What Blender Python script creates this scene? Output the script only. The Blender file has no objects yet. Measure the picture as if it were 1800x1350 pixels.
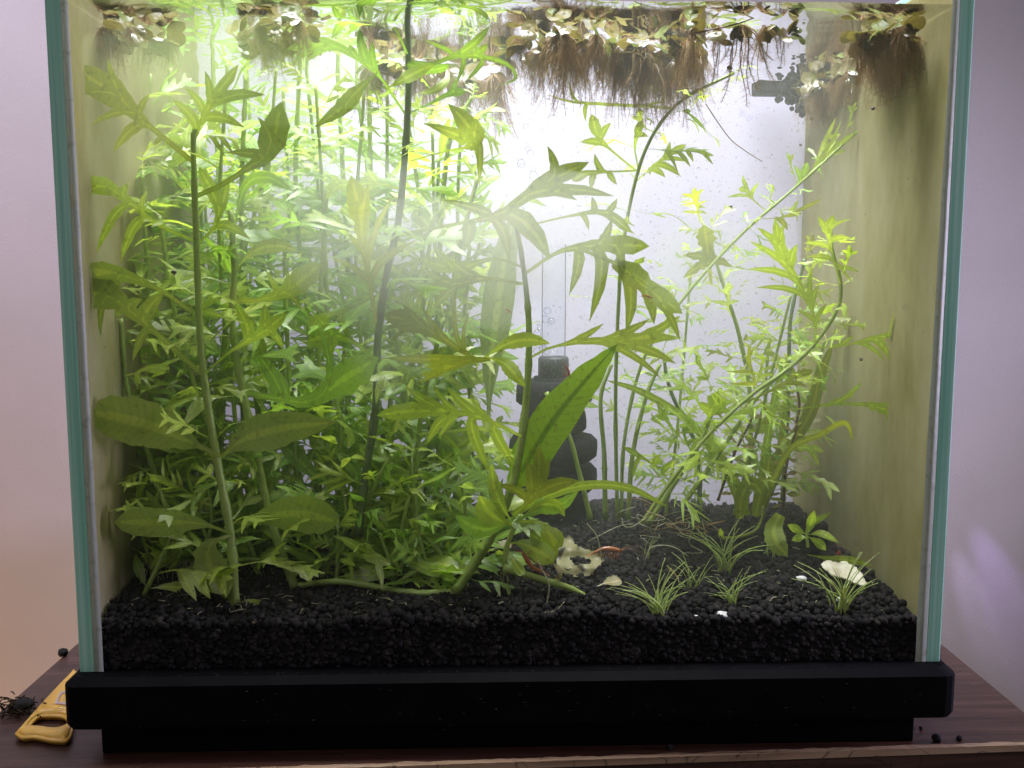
import bpy, bmesh, math, random
import numpy as np
from mathutils import Vector, Matrix, noise
from mathutils.geometry import delaunay_2d_cdt

R = random.Random(7)
SC = bpy.context.scene
COL = SC.collection

# ------------------------------------------------------------------ camera
F_PX, PW, PH = 1648.1, 1800.0, 1350.0
TILT, YAW, ROLL = math.radians(6.409), math.radians(1.76), math.radians(0.023)
EYE = Vector((-0.0147, -0.4128, 0.0))
_fw = Vector((math.sin(YAW), math.cos(YAW), 0)); _rt = Vector((math.cos(YAW), -math.sin(YAW), 0)); _up = Vector((0, 0, 1))
FWD = _fw*math.cos(TILT) - _up*math.sin(TILT)
UPV = _up*math.cos(TILT) + _fw*math.sin(TILT)
RGT = _rt*math.cos(ROLL) + UPV*math.sin(ROLL)
UPV = UPV*math.cos(ROLL) - _rt*math.sin(ROLL)
cam_d = bpy.data.cameras.new('camera'); cam = bpy.data.objects.new('camera', cam_d); COL.objects.link(cam)
m = Matrix((RGT, UPV, -FWD)).transposed().to_4x4(); m.translation = EYE
cam.matrix_world = m
cam_d.sensor_width = 36; cam_d.lens = F_PX/PW*36; cam_d.clip_start = 0.01; cam_d.clip_end = 50
SC.camera = cam

# ------------------------------------------------------------------ world and lamps
w = bpy.data.worlds.new('World'); SC.world = w; w.use_nodes = True
bg = w.node_tree.nodes['Background']; bg.inputs[0].default_value = (1.0, 0.88, 0.84, 1); bg.inputs[1].default_value = 0.075

def area(name, loc, aim, sx, sy, power, color, spread=180):
    l = bpy.data.lights.new(name, 'AREA'); l.shape = 'RECTANGLE'; l.size = sx; l.size_y = sy
    l.energy = power; l.color = color; l.spread = math.radians(spread)
    o = bpy.data.objects.new(name, l); COL.objects.link(o); o.location = loc
    o.rotation_euler = (Vector(aim)-Vector(loc)).to_track_quat('-Z', 'Y').to_euler()
    return o
area('aquarium_light', (0.0, 0.080, 0.50), (0.0, 0.095, -1), 0.38, 0.14, 2.45, (0.96, 0.96, 1.0), 80)
area('added_backlight', (0.0, 0.46, 0.40), (0.0, 0.20, -0.04), 0.46, 0.16, 2.5, (0.93, 0.92, 1.0), 110)  # unseen backlight added so the rear pane glows evenly
area('room_lamp', (-0.95, 0.10, -0.85), (-0.50, 0.50, -0.30), 0.3, 0.3, 4.6, (1.0, 0.52, 0.20))
area('wall_fill_left', (-0.85, 0.10, 0.70), (-0.42, 0.45, 0.22), 0.3, 0.3, 2.0, (0.78, 0.74, 1.0), 75)  # added lavender fill for the left wall, not an actual window
area('wall_fill_right', (0.95, 0.02, 0.02), (0.25, 0.20, -0.04), 0.3, 0.3, 3.0, (0.76, 0.68, 1.0), 90)  # added violet fill for the right wall and algae pane, not a window
area('front_fill', (-0.7, -1.7, 1.5), (0.0, 0.1, -0.05), 1.0, 1.0, 7.0, (0.97, 0.93, 0.98))  # unseen fill added in front to lift the leaves and glass edges

def spot(name, loc, aim, power, color, ang, blend):
    l = bpy.data.lights.new(name, 'SPOT'); l.energy = power; l.color = color
    l.spot_size = math.radians(ang); l.spot_blend = blend; l.shadow_soft_size = 0.004
    o = bpy.data.objects.new(name, l); COL.objects.link(o); o.location = loc
    o.rotation_euler = (Vector(aim)-Vector(loc)).to_track_quat('-Z', 'Y').to_euler()
    return o
SC.view_settings.view_transform = 'Standard'; SC.view_settings.look = 'None'
SC.view_settings.exposure = 0.18; SC.view_settings.gamma = 1.0; SC.view_settings.use_curve_mapping = False
cy = SC.cycles
cy.max_bounces = 10; cy.diffuse_bounces = 4; cy.glossy_bounces = 4; cy.transmission_bounces = 6
cy.transparent_max_bounces = 24; cy.volume_bounces = 1
cy.caustics_reflective = False; cy.caustics_refractive = False
cy.sample_clamp_indirect = 4.0
cy.use_denoising = True

# ------------------------------------------------------------------ pixel ray -> point on a real plane
def ray(px, py):
    return FWD*F_PX + RGT*(px-PW/2) - UPV*(py-PH/2)
def P(px, py, Y):
    d = ray(px, py); return EYE + d*((Y-EYE.y)/d.y)
def PZ(px, py, z):
    d = ray(px, py); return EYE + d*((z-EYE.z)/d.z)
def pxm(Y):                      # metres per pixel at depth Y
    return (Y-EYE.y)/F_PX

# ------------------------------------------------------------------ materials
def mat(name):
    x = bpy.data.materials.new(name); x.use_nodes = True
    nt = x.node_tree; nt.nodes.clear()
    out = nt.nodes.new('ShaderNodeOutputMaterial')
    return x, nt, out
def N(nt, t, **kw):
    n = nt.nodes.new(t)
    for k, v in kw.items():
        if k.startswith('i_'):
            n.inputs[int(k[2:]) if k[2:].isdigit() else k[2:].replace('_', ' ')].default_value = v
        else: setattr(n, k, v)
    return n
def ramp(nt, stops):
    n = nt.nodes.new('ShaderNodeValToRGB'); e = n.color_ramp.elements
    while len(e) < len(stops): e.new(0.5)
    for el, (p, c) in zip(e, stops): el.position = p; el.color = (*c, 1)
    return n
def pbr(name, stops, scale=20, rough=0.6, spec=0.3, bump=0.0, bscale=None, stretch=(1, 1, 1), detail=4, dist=0.002, distort=0.0):
    x, nt, out = mat(name); L = nt.links.new
    tc = N(nt, 'ShaderNodeTexCoord'); mp = N(nt, 'ShaderNodeMapping'); mp.inputs['Scale'].default_value = stretch
    L(tc.outputs['Object'], mp.inputs[0])
    nz = N(nt, 'ShaderNodeTexNoise'); nz.inputs['Scale'].default_value = scale; nz.inputs['Detail'].default_value = detail; nz.inputs['Distortion'].default_value = distort
    L(mp.outputs[0], nz.inputs['Vector'])
    r = ramp(nt, stops); L(nz.outputs[0], r.inputs[0])
    b = N(nt, 'ShaderNodeBsdfPrincipled'); b.inputs['Roughness'].default_value = rough; b.inputs['Specular IOR Level'].default_value = spec
    L(r.outputs[0], b.inputs['Base Color'])
    if bump:
        n2 = N(nt, 'ShaderNodeTexNoise'); n2.inputs['Scale'].default_value = bscale or scale*3; n2.inputs['Detail'].default_value = 3
        L(mp.outputs[0], n2.inputs['Vector'])
        bp = N(nt, 'ShaderNodeBump'); bp.inputs['Strength'].default_value = bump; bp.inputs['Distance'].default_value = dist
        L(n2.outputs[0], bp.inputs['Height']); L(bp.outputs[0], b.inputs['Normal'])
    L(b.outputs[0], out.inputs[0])
    return x

def leaf_mat(name, dark, light, trans, tw=0.5, spot_col=(0.10, 0.09, 0.02), spot_amt=0.25, rough=0.4, gloss=0.05, nscale=60, fleck=300, vein=(1.55, 1.4, 1.3), wear=0.5, mid=0.72, tip=0.0):
    """thin leaf: diffuse + translucent + a faint sheen; colour varies from leaf to leaf and in blotches"""
    x, nt, out = mat(name); L = nt.links.new
    oi = N(nt, 'ShaderNodeObjectInfo'); tc = N(nt, 'ShaderNodeTexCoord'); geo = N(nt, 'ShaderNodeNewGeometry')
    nz = N(nt, 'ShaderNodeTexNoise'); nz.inputs['Scale'].default_value = nscale; nz.inputs['Detail'].default_value = 4
    L(geo.outputs['Position'], nz.inputs['Vector'])
    ad = N(nt, 'ShaderNodeMath', operation='MULTIPLY_ADD'); ad.inputs[1].default_value = 0.75
    L(oi.outputs['Random'], ad.inputs[0])
    m2 = N(nt, 'ShaderNodeMath', operation='MULTIPLY'); m2.inputs[1].default_value = 0.45; L(nz.outputs[0], m2.inputs[0]); L(m2.outputs[0], ad.inputs[2])
    mx = N(nt, 'ShaderNodeMix', data_type='RGBA'); mx.inputs[6].default_value = (*dark, 1); mx.inputs[7].default_value = (*light, 1)
    L(ad.outputs[0], mx.inputs[0])
    n3 = N(nt, 'ShaderNodeTexNoise'); n3.inputs['Scale'].default_value = fleck; n3.inputs['Detail'].default_value = 5
    L(geo.outputs['Position'], n3.inputs['Vector'])
    rr = ramp(nt, [(0.57, (0, 0, 0)), (0.72, (spot_amt*1.6,)*3)]); L(n3.outputs[0], rr.inputs[0])
    n5 = N(nt, 'ShaderNodeTexNoise'); n5.inputs['Scale'].default_value = 38; n5.inputs['Detail'].default_value = 5; n5.inputs['Roughness'].default_value = 0.7; L(geo.outputs['Position'], n5.inputs['Vector'])
    r5 = ramp(nt, [(0.58, (0, 0, 0)), (0.74, (wear,)*3)]); L(n5.outputs[0], r5.inputs[0])
    m5 = N(nt, 'ShaderNodeMix', data_type='RGBA', blend_type='MULTIPLY'); m5.inputs[7].default_value = (1.25, 0.95, 0.55, 1); L(r5.outputs[0], m5.inputs[0]); L(mx.outputs[2], m5.inputs[6]); mx = m5
    m3 = N(nt, 'ShaderNodeMix', data_type='RGBA'); m3.inputs[7].default_value = (*spot_col, 1)
    L(rr.outputs[0], m3.inputs[0]); L(mx.outputs[2], m3.inputs[6])
    if vein:                                   # paler or darker midribs
        ra = N(nt, 'ShaderNodeAttribute', attribute_name='rib'); rv = ramp(nt, [(mid, (0, 0, 0)), (min(.98, mid+.14), (0.75, 0.75, 0.75))]); L(ra.outputs['Fac'], rv.inputs[0])
        mv = N(nt, 'ShaderNodeMix', data_type='RGBA', blend_type='MULTIPLY'); mv.inputs[7].default_value = (*vein, 1); L(rv.outputs[0], mv.inputs[0]); L(m3.outputs[2], mv.inputs[6]); m3 = mv
        ua = N(nt, 'ShaderNodeAttribute', attribute_name='along')      # side veins running from the midrib to the margin
        v1 = N(nt, 'ShaderNodeMath', operation='MULTIPLY_ADD'); v1.inputs[1].default_value = 17.0; L(ua.outputs['Fac'], v1.inputs[0])
        v2 = N(nt, 'ShaderNodeMath', operation='MULTIPLY'); v2.inputs[1].default_value = 1.9; L(ra.outputs['Fac'], v2.inputs[0]); L(v2.outputs[0], v1.inputs[2])
        v3 = N(nt, 'ShaderNodeMath', operation='FRACT'); L(v1.outputs[0], v3.inputs[0])
        v4 = ramp(nt, [(0.0, (1, 1, 1)), (0.16, (0, 0, 0)), (0.84, (0, 0, 0)), (1.0, (1, 1, 1))]); L(v3.outputs[0], v4.inputs[0])
        v5 = N(nt, 'ShaderNodeMath', operation='MULTIPLY'); v5.inputs[1].default_value = 0.45; L(v4.outputs[0], v5.inputs[0])
        mw = N(nt, 'ShaderNodeMix', data_type='RGBA', blend_type='MULTIPLY'); mw.inputs[7].default_value = (0.66, 0.74, 0.62, 1); L(v5.outputs[0], mw.inputs[0]); L(m3.outputs[2], mw.inputs[6]); m3 = mw
        if tip:
            tr_ = ramp(nt, [(tip, (0, 0, 0)), (min(1, tip+.08), (0.8, 0.8, 0.8))]); L(ua.outputs['Fac'], tr_.inputs[0])
            mtp = N(nt, 'ShaderNodeMix', data_type='RGBA'); mtp.inputs[7].default_value = (0.55, 0.36, 0.03, 1); L(tr_.outputs[0], mtp.inputs[0]); L(m3.outputs[2], mtp.inputs[6]); m3 = mtp
    df = N(nt, 'ShaderNodeBsdfDiffuse'); L(m3.outputs[2], df.inputs[0])
    tr = N(nt, 'ShaderNodeBsdfTranslucent')
    mt = N(nt, 'ShaderNodeMix', data_type='RGBA', blend_type='MULTIPLY'); mt.inputs[0].default_value = 1.0
    mt.inputs[7].default_value = (*trans, 1); L(m3.outputs[2], mt.inputs[6]); L(mt.outputs[2], tr.inputs[0])
    ms = N(nt, 'ShaderNodeMixShader'); ms.inputs[0].default_value = tw; L(df.outputs[0], ms.inputs[1]); L(tr.outputs[0], ms.inputs[2])
    gl = N(nt, 'ShaderNodeBsdfGlossy'); gl.inputs['Roughness'].default_value = rough
    bp = N(nt, 'ShaderNodeBump'); bp.inputs['Strength'].default_value = 0.35; bp.inputs['Distance'].default_value = 0.0006
    L(n3.outputs[0], bp.inputs['Height']); L(bp.outputs[0], df.inputs['Normal']); L(bp.outputs[0], gl.inputs['Normal'])
    mg = N(nt, 'ShaderNodeMixShader'); mg.inputs[0].default_value = gloss; L(ms.outputs[0], mg.inputs[1]); L(gl.outputs[0], mg.inputs[2])
    L(mg.outputs[0], out.inputs[0])
    return x

M = {}
M['wisteria'] = leaf_mat('wisteria_leaf', (0.32, 0.45, 0.07), (0.47, 0.60, 0.10), (1.25, 1.25, 0.7), 0.55)
M['wisteria_dark'] = leaf_mat('old_leaf', (0.28, 0.37, 0.07), (0.40, 0.50, 0.10), (1.2, 1.2, 0.7), 0.45)
M['fresh'] = leaf_mat('fresh_leaf', (0.24, 0.42, 0.075), (0.36, 0.54, 0.11), (1.25, 1.3, 0.6), 0.55)
M['olive'] = leaf_mat('olive_leaf', (0.27, 0.34, 0.045), (0.37, 0.45, 0.065), (1.3, 1.2, 0.6), 0.55, wear=0.2)
M['pale'] = leaf_mat('haze_paled_leaf', (0.40, 0.50, 0.24), (0.50, 0.60, 0.30), (1.1, 1.1, 0.9), 0.5)  # milky haze in front of the leaf is mixed into its colour
M['sprite'] = leaf_mat('sprite_leaf', (0.32, 0.46, 0.08), (0.48, 0.60, 0.13), (1.25, 1.25, 0.6), 0.5)
M['bright'] = leaf_mat('bright_leaf', (0.34, 0.54, 0.06), (0.47, 0.64, 0.10), (1.3, 1.2, 0.6), 0.5)
M['ribbon'] = leaf_mat('ribbon_leaf', (0.34, 0.46, 0.04), (0.46, 0.55, 0.06), (1.25, 1.2, 0.5), 0.55)
M['rotala'] = leaf_mat('reddish_leaf', (0.22, 0.20, 0.06), (0.42, 0.36, 0.10), (1.2, 1.0, 0.6), 0.5)
M['hairgrass'] = leaf_mat('grass_blade', (0.52, 0.66, 0.20), (0.66, 0.76, 0.30), (1.2, 1.2, 0.8), 0.35)
M['stem'] = leaf_mat('green_stem', (0.36, 0.48, 0.11), (0.48, 0.60, 0.17), (1.2, 1.2, 0.7), 0.25)
M['stem_dark'] = leaf_mat('dark_stem', (0.20, 0.27, 0.14), (0.30, 0.38, 0.19), (1.1, 1.2, 0.8), 0.3)
M['stem_red'] = leaf_mat('reddish_stem', (0.18, 0.10, 0.05), (0.25, 0.15, 0.07), (1.2, 1.0, 0.7), 0.3)
M['dead'] = leaf_mat('rotting_leaf', (0.36, 0.32, 0.16), (0.52, 0.48, 0.26), (1.2, 1.15, 0.9), 0.4, (0.05, 0.04, 0.02), 0.9, nscale=90, fleck=130)
M['pad'] = leaf_mat('floating_pad', (0.11, 0.085, 0.025), (0.22, 0.19, 0.06), (1.2, 1.1, 0.6), 0.32, rough=0.3, gloss=0.06)
M['pad_green'] = leaf_mat('green_pad', (0.13, 0.16, 0.04), (0.25, 0.28, 0.10), (1.1, 1.1, 0.7), 0.35, rough=0.25, gloss=0.08)
M['root'] = leaf_mat('brown_root', (0.38, 0.25, 0.11), (0.58, 0.42, 0.22), (1.2, 1.0, 0.8), 0.45)
M['root_pale'] = leaf_mat('pale_root', (0.50, 0.48, 0.30), (0.62, 0.58, 0.40), (1.1, 1.1, 0.9), 0.35)
M['shrimp'] = leaf_mat('red_shrimp_shell', (0.44, 0.11, 0.035), (0.60, 0.22, 0.08), (1.2, 0.9, 0.8), 0.25, (0.7, 0.4, 0.25), 0.5, rough=0.2, gloss=0.1, nscale=300, fleck=700)
M['shrimp_dark'] = leaf_mat('dark_red_shrimp_shell', (0.25, 0.02, 0.02), (0.40, 0.05, 0.03), (1.2, 0.9, 0.8), 0.25, (0.5, 0.2, 0.15), 0.3, rough=0.2, gloss=0.1, nscale=300, fleck=700)
M['soil'] = pbr('dark_soil_pellet', [(0.32, (0.0045, 0.0045, 0.005)), (0.55, (0.012, 0.0105, 0.0105)), (0.72, (0.042, 0.036, 0.033))], 190, 0.75, 0.2, 0.6, 1500, dist=0.0004)
M['frame'] = pbr('black_plastic', [(0.3, (0.0020, 0.0020, 0.0028)), (0.8, (0.0036, 0.0036, 0.0046))], 80, 0.55, 0.06, 0.05, 600, dist=0.0003)
M['sponge'] = pbr('black_sponge', [(0.3, (0.006, 0.006, 0.007)), (0.6, (0.016, 0.016, 0.018)), (0.8, (0.05, 0.05, 0.05))], 400, 0.9, 0.1, 1.0, 900, dist=0.001)
M['grey_plastic'] = pbr('dark_grey_plastic', [(0.3, (0.02, 0.022, 0.025)), (0.58, (0.05, 0.052, 0.058)), (0.75, (0.25, 0.26, 0.26))], 900, 0.5, 0.4)
M['white'] = pbr('white_mineral', [(0.3, (0.6, 0.6, 0.58)), (0.7, (0.85, 0.85, 0.84))], 300, 0.6, 0.3, 0.4, 1200, dist=0.0004)
M['cream'] = pbr('cream_shell', [(0.3, (0.55, 0.52, 0.34)), (0.7, (0.86, 0.84, 0.68))], 160, 0.55, 0.3, 0.4, 700, dist=0.0004)
M['snail'] = pbr('dark_snail_shell', [(0.3, (0.03, 0.022, 0.015)), (0.7, (0.12, 0.09, 0.06))], 900, 0.3, 0.5)
M['black'] = pbr('black_eye', [(0, (0.004, 0.004, 0.004)), (1, (0.006, 0.006, 0.006))], 10, 0.2, 0.5)
M['yellow'] = pbr('yellow_plastic', [(0.3, (0.84, 0.48, 0.08)), (0.7, (0.90, 0.55, 0.11))], 40, 0.32, 0.5, 0.08, 500, dist=0.0003)
M['lilac'] = pbr('lilac_print', [(0.3, (0.50, 0.40, 0.42)), (0.7, (0.58, 0.46, 0.46))], 200, 0.5, 0.3)
M['wallpaint'] = pbr('lilac_white_wall_paint', [(0.35, (0.42, 0.385, 0.365)), (0.65, (0.46, 0.425, 0.405))], 6, 0.7, 0.2, 0.28, 420, dist=0.0010)
M['silicone'] = leaf_mat('silicone', (0.60, 0.62, 0.56), (0.70, 0.72, 0.66), (1, 1, 1), 0.5, (0.3, 0.3, 0.2), 0.3)
M['debris'] = pbr('dry_moss', [(0.3, (0.015, 0.012, 0.008)), (0.7, (0.06, 0.045, 0.025))], 500, 0.9, 0.1)
M['deadroot'] = pbr('dark_red_root', [(0.3, (0.035, 0.012, 0.010)), (0.7, (0.10, 0.035, 0.028))], 200, 0.5, 0.4, 0.4, 500, dist=0.0008)

def clear_mat():
    x, nt, out = mat('clear_glass'); t = N(nt, 'ShaderNodeBsdfTransparent'); t.inputs[0].default_value = (1, 1, 1, 1)
    nt.links.new(t.outputs[0], out.inputs[0]); return x
M['clear'] = clear_mat()

def thin_mat(name, ior, tint, rough=0.02):
    x, nt, out = mat(name); L = nt.links.new
    fr = N(nt, 'ShaderNodeFresnel'); fr.inputs[0].default_value = ior
    t = N(nt, 'ShaderNodeBsdfTransparent'); t.inputs[0].default_value = (*tint, 1)
    g = N(nt, 'ShaderNodeBsdfGlossy'); g.inputs['Roughness'].default_value = rough; g.inputs[0].default_value = (1, 1, 1, 1)
    ms = N(nt, 'ShaderNodeMixShader'); L(fr.outputs[0], ms.inputs[0]); L(t.outputs[0], ms.inputs[1]); L(g.outputs[0], ms.inputs[2])
    L(ms.outputs[0], out.inputs[0])
    return x, nt, fr, g
M['tube'], _, _, _ = thin_mat('clear_tube', 1.06, (0.95, 0.96, 0.97), 0.05)
M['bubble'], _, _, _ = thin_mat('air_bubble', 1.10, (0.97, 0.97, 1.0), 0.03)
M['surface'], _nt, _fr, _g = thin_mat('water_surface', 1.333, (0.98, 0.99, 1.0), 0.01)
_tc = N(_nt, 'ShaderNodeTexCoord'); _nz = N(_nt, 'ShaderNodeTexNoise'); _nz.inputs['Scale'].default_value = 26; _nz.inputs['Detail'].default_value = 1.5
_bp = N(_nt, 'ShaderNodeBump'); _bp.inputs['Strength'].default_value = 0.35; _bp.inputs['Distance'].default_value = 0.004
_nt.links.new(_tc.outputs['Object'], _nz.inputs['Vector']); _nt.links.new(_nz.outputs[0], _bp.inputs['Height'])
_nt.links.new(_bp.outputs[0], _g.inputs['Normal'])

def vol_mat(name, color, dens, aniso=0.3):
    x, nt, out = mat(name); v = N(nt, 'ShaderNodeVolumePrincipled')
    v.inputs['Color'].default_value = (*color, 1); v.inputs['Density'].default_value = dens; v.inputs['Anisotropy'].default_value = aniso
    nt.links.new(v.outputs[0], out.inputs['Volume']); return x

def glass_edge_mat():
    x, nt, out = mat('green_glass_edge'); L = nt.links.new
    tc = N(nt, 'ShaderNodeTexCoord'); mp = N(nt, 'ShaderNodeMapping'); mp.inputs['Scale'].default_value = (520, 4, 5)
    L(tc.outputs['Object'], mp.inputs[0])
    nz = N(nt, 'ShaderNodeTexNoise'); nz.inputs['Scale'].default_value = 1.0; nz.inputs['Detail'].default_value = 3; L(mp.outputs[0], nz.inputs['Vector'])
    r = ramp(nt, [(0.32, (0.26, 0.62, 0.46)), (0.5, (0.38, 0.76, 0.60)), (0.66, (0.55, 0.86, 0.74))]); L(nz.outputs[0], r.inputs[0])
    d = N(nt, 'ShaderNodeBsdfDiffuse'); L(r.outputs[0], d.inputs[0])
    t = N(nt, 'ShaderNodeBsdfTranslucent'); L(r.outputs[0], t.inputs[0])
    ms = N(nt, 'ShaderNodeMixShader'); ms.inputs[0].default_value = 0.10; L(d.outputs[0], ms.inputs[1]); L(t.outputs[0], ms.inputs[2])
    g = N(nt, 'ShaderNodeBsdfGlossy'); g.inputs['Roughness'].default_value = 0.15
    m2 = N(nt, 'ShaderNodeMixShader'); m2.inputs[0].default_value = 0.05; L(ms.outputs[0], m2.inputs[1]); L(g.outputs[0], m2.inputs[2])
    L(m2.outputs[0], out.inputs[0]); return x
M['edge'] = glass_edge_mat()

def algae_mat(name, stops, stretch, scale, speck, through, clear=0.0, speck_col=(0.10, 0.10, 0.04), sp_thr=0.70):
    x, nt, out = mat(name); L = nt.links.new
    tc = N(nt, 'ShaderNodeTexCoord'); mp = N(nt, 'ShaderNodeMapping'); mp.inputs['Scale'].default_value = stretch
    L(tc.outputs['Object'], mp.inputs[0])
    nz = N(nt, 'ShaderNodeTexNoise'); nz.inputs['Scale'].default_value = scale; nz.inputs['Detail'].default_value = 6; nz.inputs['Roughness'].default_value = 0.62; L(mp.outputs[0], nz.inputs['Vector'])
    r = ramp(nt, stops); L(nz.outputs[0], r.inputs[0])
    n2 = N(nt, 'ShaderNodeTexNoise'); n2.inputs['Scale'].default_value = speck; n2.inputs['Detail'].default_value = 4; L(tc.outputs['Object'], n2.inputs['Vector'])
    r2 = ramp(nt, [(sp_thr, (0, 0, 0)), (sp_thr+0.06, (0.8, 0.8, 0.8))]); L(n2.outputs[0], r2.inputs[0])
    mx = N(nt, 'ShaderNodeMix', data_type='RGBA'); mx.inputs[7].default_value = (*speck_col, 1); L(r2.outputs[0], mx.inputs[0]); L(r.outputs[0], mx.inputs[6])
    d = N(nt, 'ShaderNodeBsdfDiffuse'); L(mx.outputs[2], d.inputs[0])
    t = N(nt, 'ShaderNodeBsdfTranslucent'); L(mx.outputs[2], t.inputs[0])
    ms = N(nt, 'ShaderNodeMixShader'); ms.inputs[0].default_value = through; L(d.outputs[0], ms.inputs[1]); L(t.outputs[0], ms.inputs[2])
    end = ms
    if clear:
        tp = N(nt, 'ShaderNodeBsdfTransparent'); e = N(nt, 'ShaderNodeMixShader'); e.inputs[0].default_value = clear
        L(ms.outputs[0], e.inputs[1]); L(tp.outputs[0], e.inputs[2]); end = e
    L(end.outputs[0], out.inputs[0]); return x
M['algae'] = algae_mat('olive_algae_film', [(0.28, (0.48, 0.43, 0.17)), (0.46, (0.64, 0.585, 0.29)), (0.62, (0.75, 0.70, 0.42)), (0.78, (0.86, 0.83, 0.64))], (1, 3.2, 1.5), 7, 420, 0.50)
M['backwall_film'] = algae_mat('lit_wall_film', [(0.3, (0.76, 0.75, 0.84)), (0.55, (0.82, 0.81, 0.89)), (0.75, (0.86, 0.85, 0.92))], (1, 1, 0.6), 9, 700, 0.60, 0.0, (0.36, 0.38, 0.34), 0.635)  # lilac of the lit wall beyond put into this pane's colour; specks are algae

def wood_mat(name, c0, c1, c2, rough):
    x, nt, out = mat(name); L = nt.links.new
    tc = N(nt, 'ShaderNodeTexCoord'); mp = N(nt, 'ShaderNodeMapping'); mp.inputs['Scale'].default_value = (3, 60, 60); L(tc.outputs['Object'], mp.inputs[0])
    nz = N(nt, 'ShaderNodeTexNoise'); nz.inputs['Scale'].default_value = 3; nz.inputs['Detail'].default_value = 8; nz.inputs['Distortion'].default_value = 0.7; L(mp.outputs[0], nz.inputs['Vector'])
    r = ramp(nt, [(0.3, c0), (0.5, c1), (0.7, c2)]); L(nz.outputs[0], r.inputs[0])
    # hairline cracks in the veneer
    m2 = N(nt, 'ShaderNodeMapping'); m2.inputs['Scale'].default_value = (14, 60, 14); L(tc.outputs['Object'], m2.inputs[0])
    n4 = N(nt, 'ShaderNodeTexNoise'); n4.inputs['Scale'].default_value = 1.6; n4.inputs['Detail'].default_value = 3; n4.inputs['Distortion'].default_value = 1.2; L(m2.outputs[0], n4.inputs['Vector'])
    r4 = ramp(nt, [(0.488, (0, 0, 0)), (0.5, (0.75, 0.75, 0.75)), (0.512, (0, 0, 0))]); L(n4.outputs[0], r4.inputs[0])
    mx = N(nt, 'ShaderNodeMix', data_type='RGBA'); mx.inputs[7].default_value = (0.012, 0.008, 0.008, 1); L(r4.outputs[0], mx.inputs[0]); L(r.outputs[0], mx.inputs[6])
    b = N(nt, 'ShaderNodeBsdfPrincipled'); b.inputs['Roughness'].default_value = rough; b.inputs['Specular IOR Level'].default_value = 0.4
    L(mx.outputs[2], b.inputs['Base Color'])
    bp = N(nt, 'ShaderNodeBump'); bp.inputs['Strength'].default_value = 0.25; bp.inputs['Distance'].default_value = 0.0006; L(nz.outputs[0], bp.inputs['Height']); L(bp.outputs[0], b.inputs['Normal'])
    L(b.outputs[0], out.inputs[0]); return x
M['wood'] = wood_mat('dark_cherry_veneer', (0.030, 0.012, 0.008), (0.052, 0.023, 0.016), (0.085, 0.042, 0.031), 0.38)
M['wood_edge'] = wood_mat('worn_table_edge', (0.16, 0.10, 0.06), (0.26, 0.17, 0.10), (0.36, 0.25, 0.16), 0.6)

# ------------------------------------------------------------------ object helpers
def link(name, me, material=None, parent=None, smooth=True):
    o = bpy.data.objects.new(name, me); COL.objects.link(o)
    if material is not None:
        if not me.materials: me.materials.append(material)
    if parent is not None: o.parent = parent
    if smooth and me.polygons: me.polygons.foreach_set('use_smooth', [True]*len(me.polygons))
    return o
def mesh(name, vs, fs):
    me = bpy.data.meshes.new(name); me.from_pydata([tuple(v) for v in vs], [], fs); me.update(); return me
def tag(o, label, cat=None, group=None, kind=None):
    if label: o['label'] = label
    if cat: o['category'] = cat
    if group: o['group'] = group
    if kind: o['kind'] = kind
    return o
def empty(name, loc, label, cat, group=None):
    o = bpy.data.objects.new(name, None); COL.objects.link(o); o.location = loc; o.empty_display_size = 0.01
    return tag(o, label, cat, group)
def put(parent, child):            # keep world coordinates of a mesh built in world space under a thing whose Empty is translated
    child.parent = parent; child.matrix_parent_inverse = Matrix.Translation(-Vector(parent.location))
    return child
def box(bm, x0, x1, y0, y1, z0, z1):
    vs = [bm.verts.new((x, y, z)) for x in (x0, x1) for y in (y0, y1) for z in (z0, z1)]
    for f in ((0, 1, 3, 2), (4, 6, 7, 5), (0, 4, 5, 1), (2, 3, 7, 6), (0, 2, 6, 4), (1, 5, 7, 3)):
        bm.faces.new([vs[i] for i in f])
def boxes(name, bs, material, parent=None, bevel=0.0, seg=2):
    bm = bmesh.new()
    for b in bs: box(bm, *b)
    if bevel: bmesh.ops.bevel(bm, geom=bm.edges[:], offset=bevel, segments=seg, affect='EDGES', profile=0.5)
    bmesh.ops.recalc_face_normals(bm, faces=bm.faces[:])
    me = bpy.data.meshes.new(name); bm.to_mesh(me); bm.free()
    return link(name, me, material, parent, smooth=False)

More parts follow.
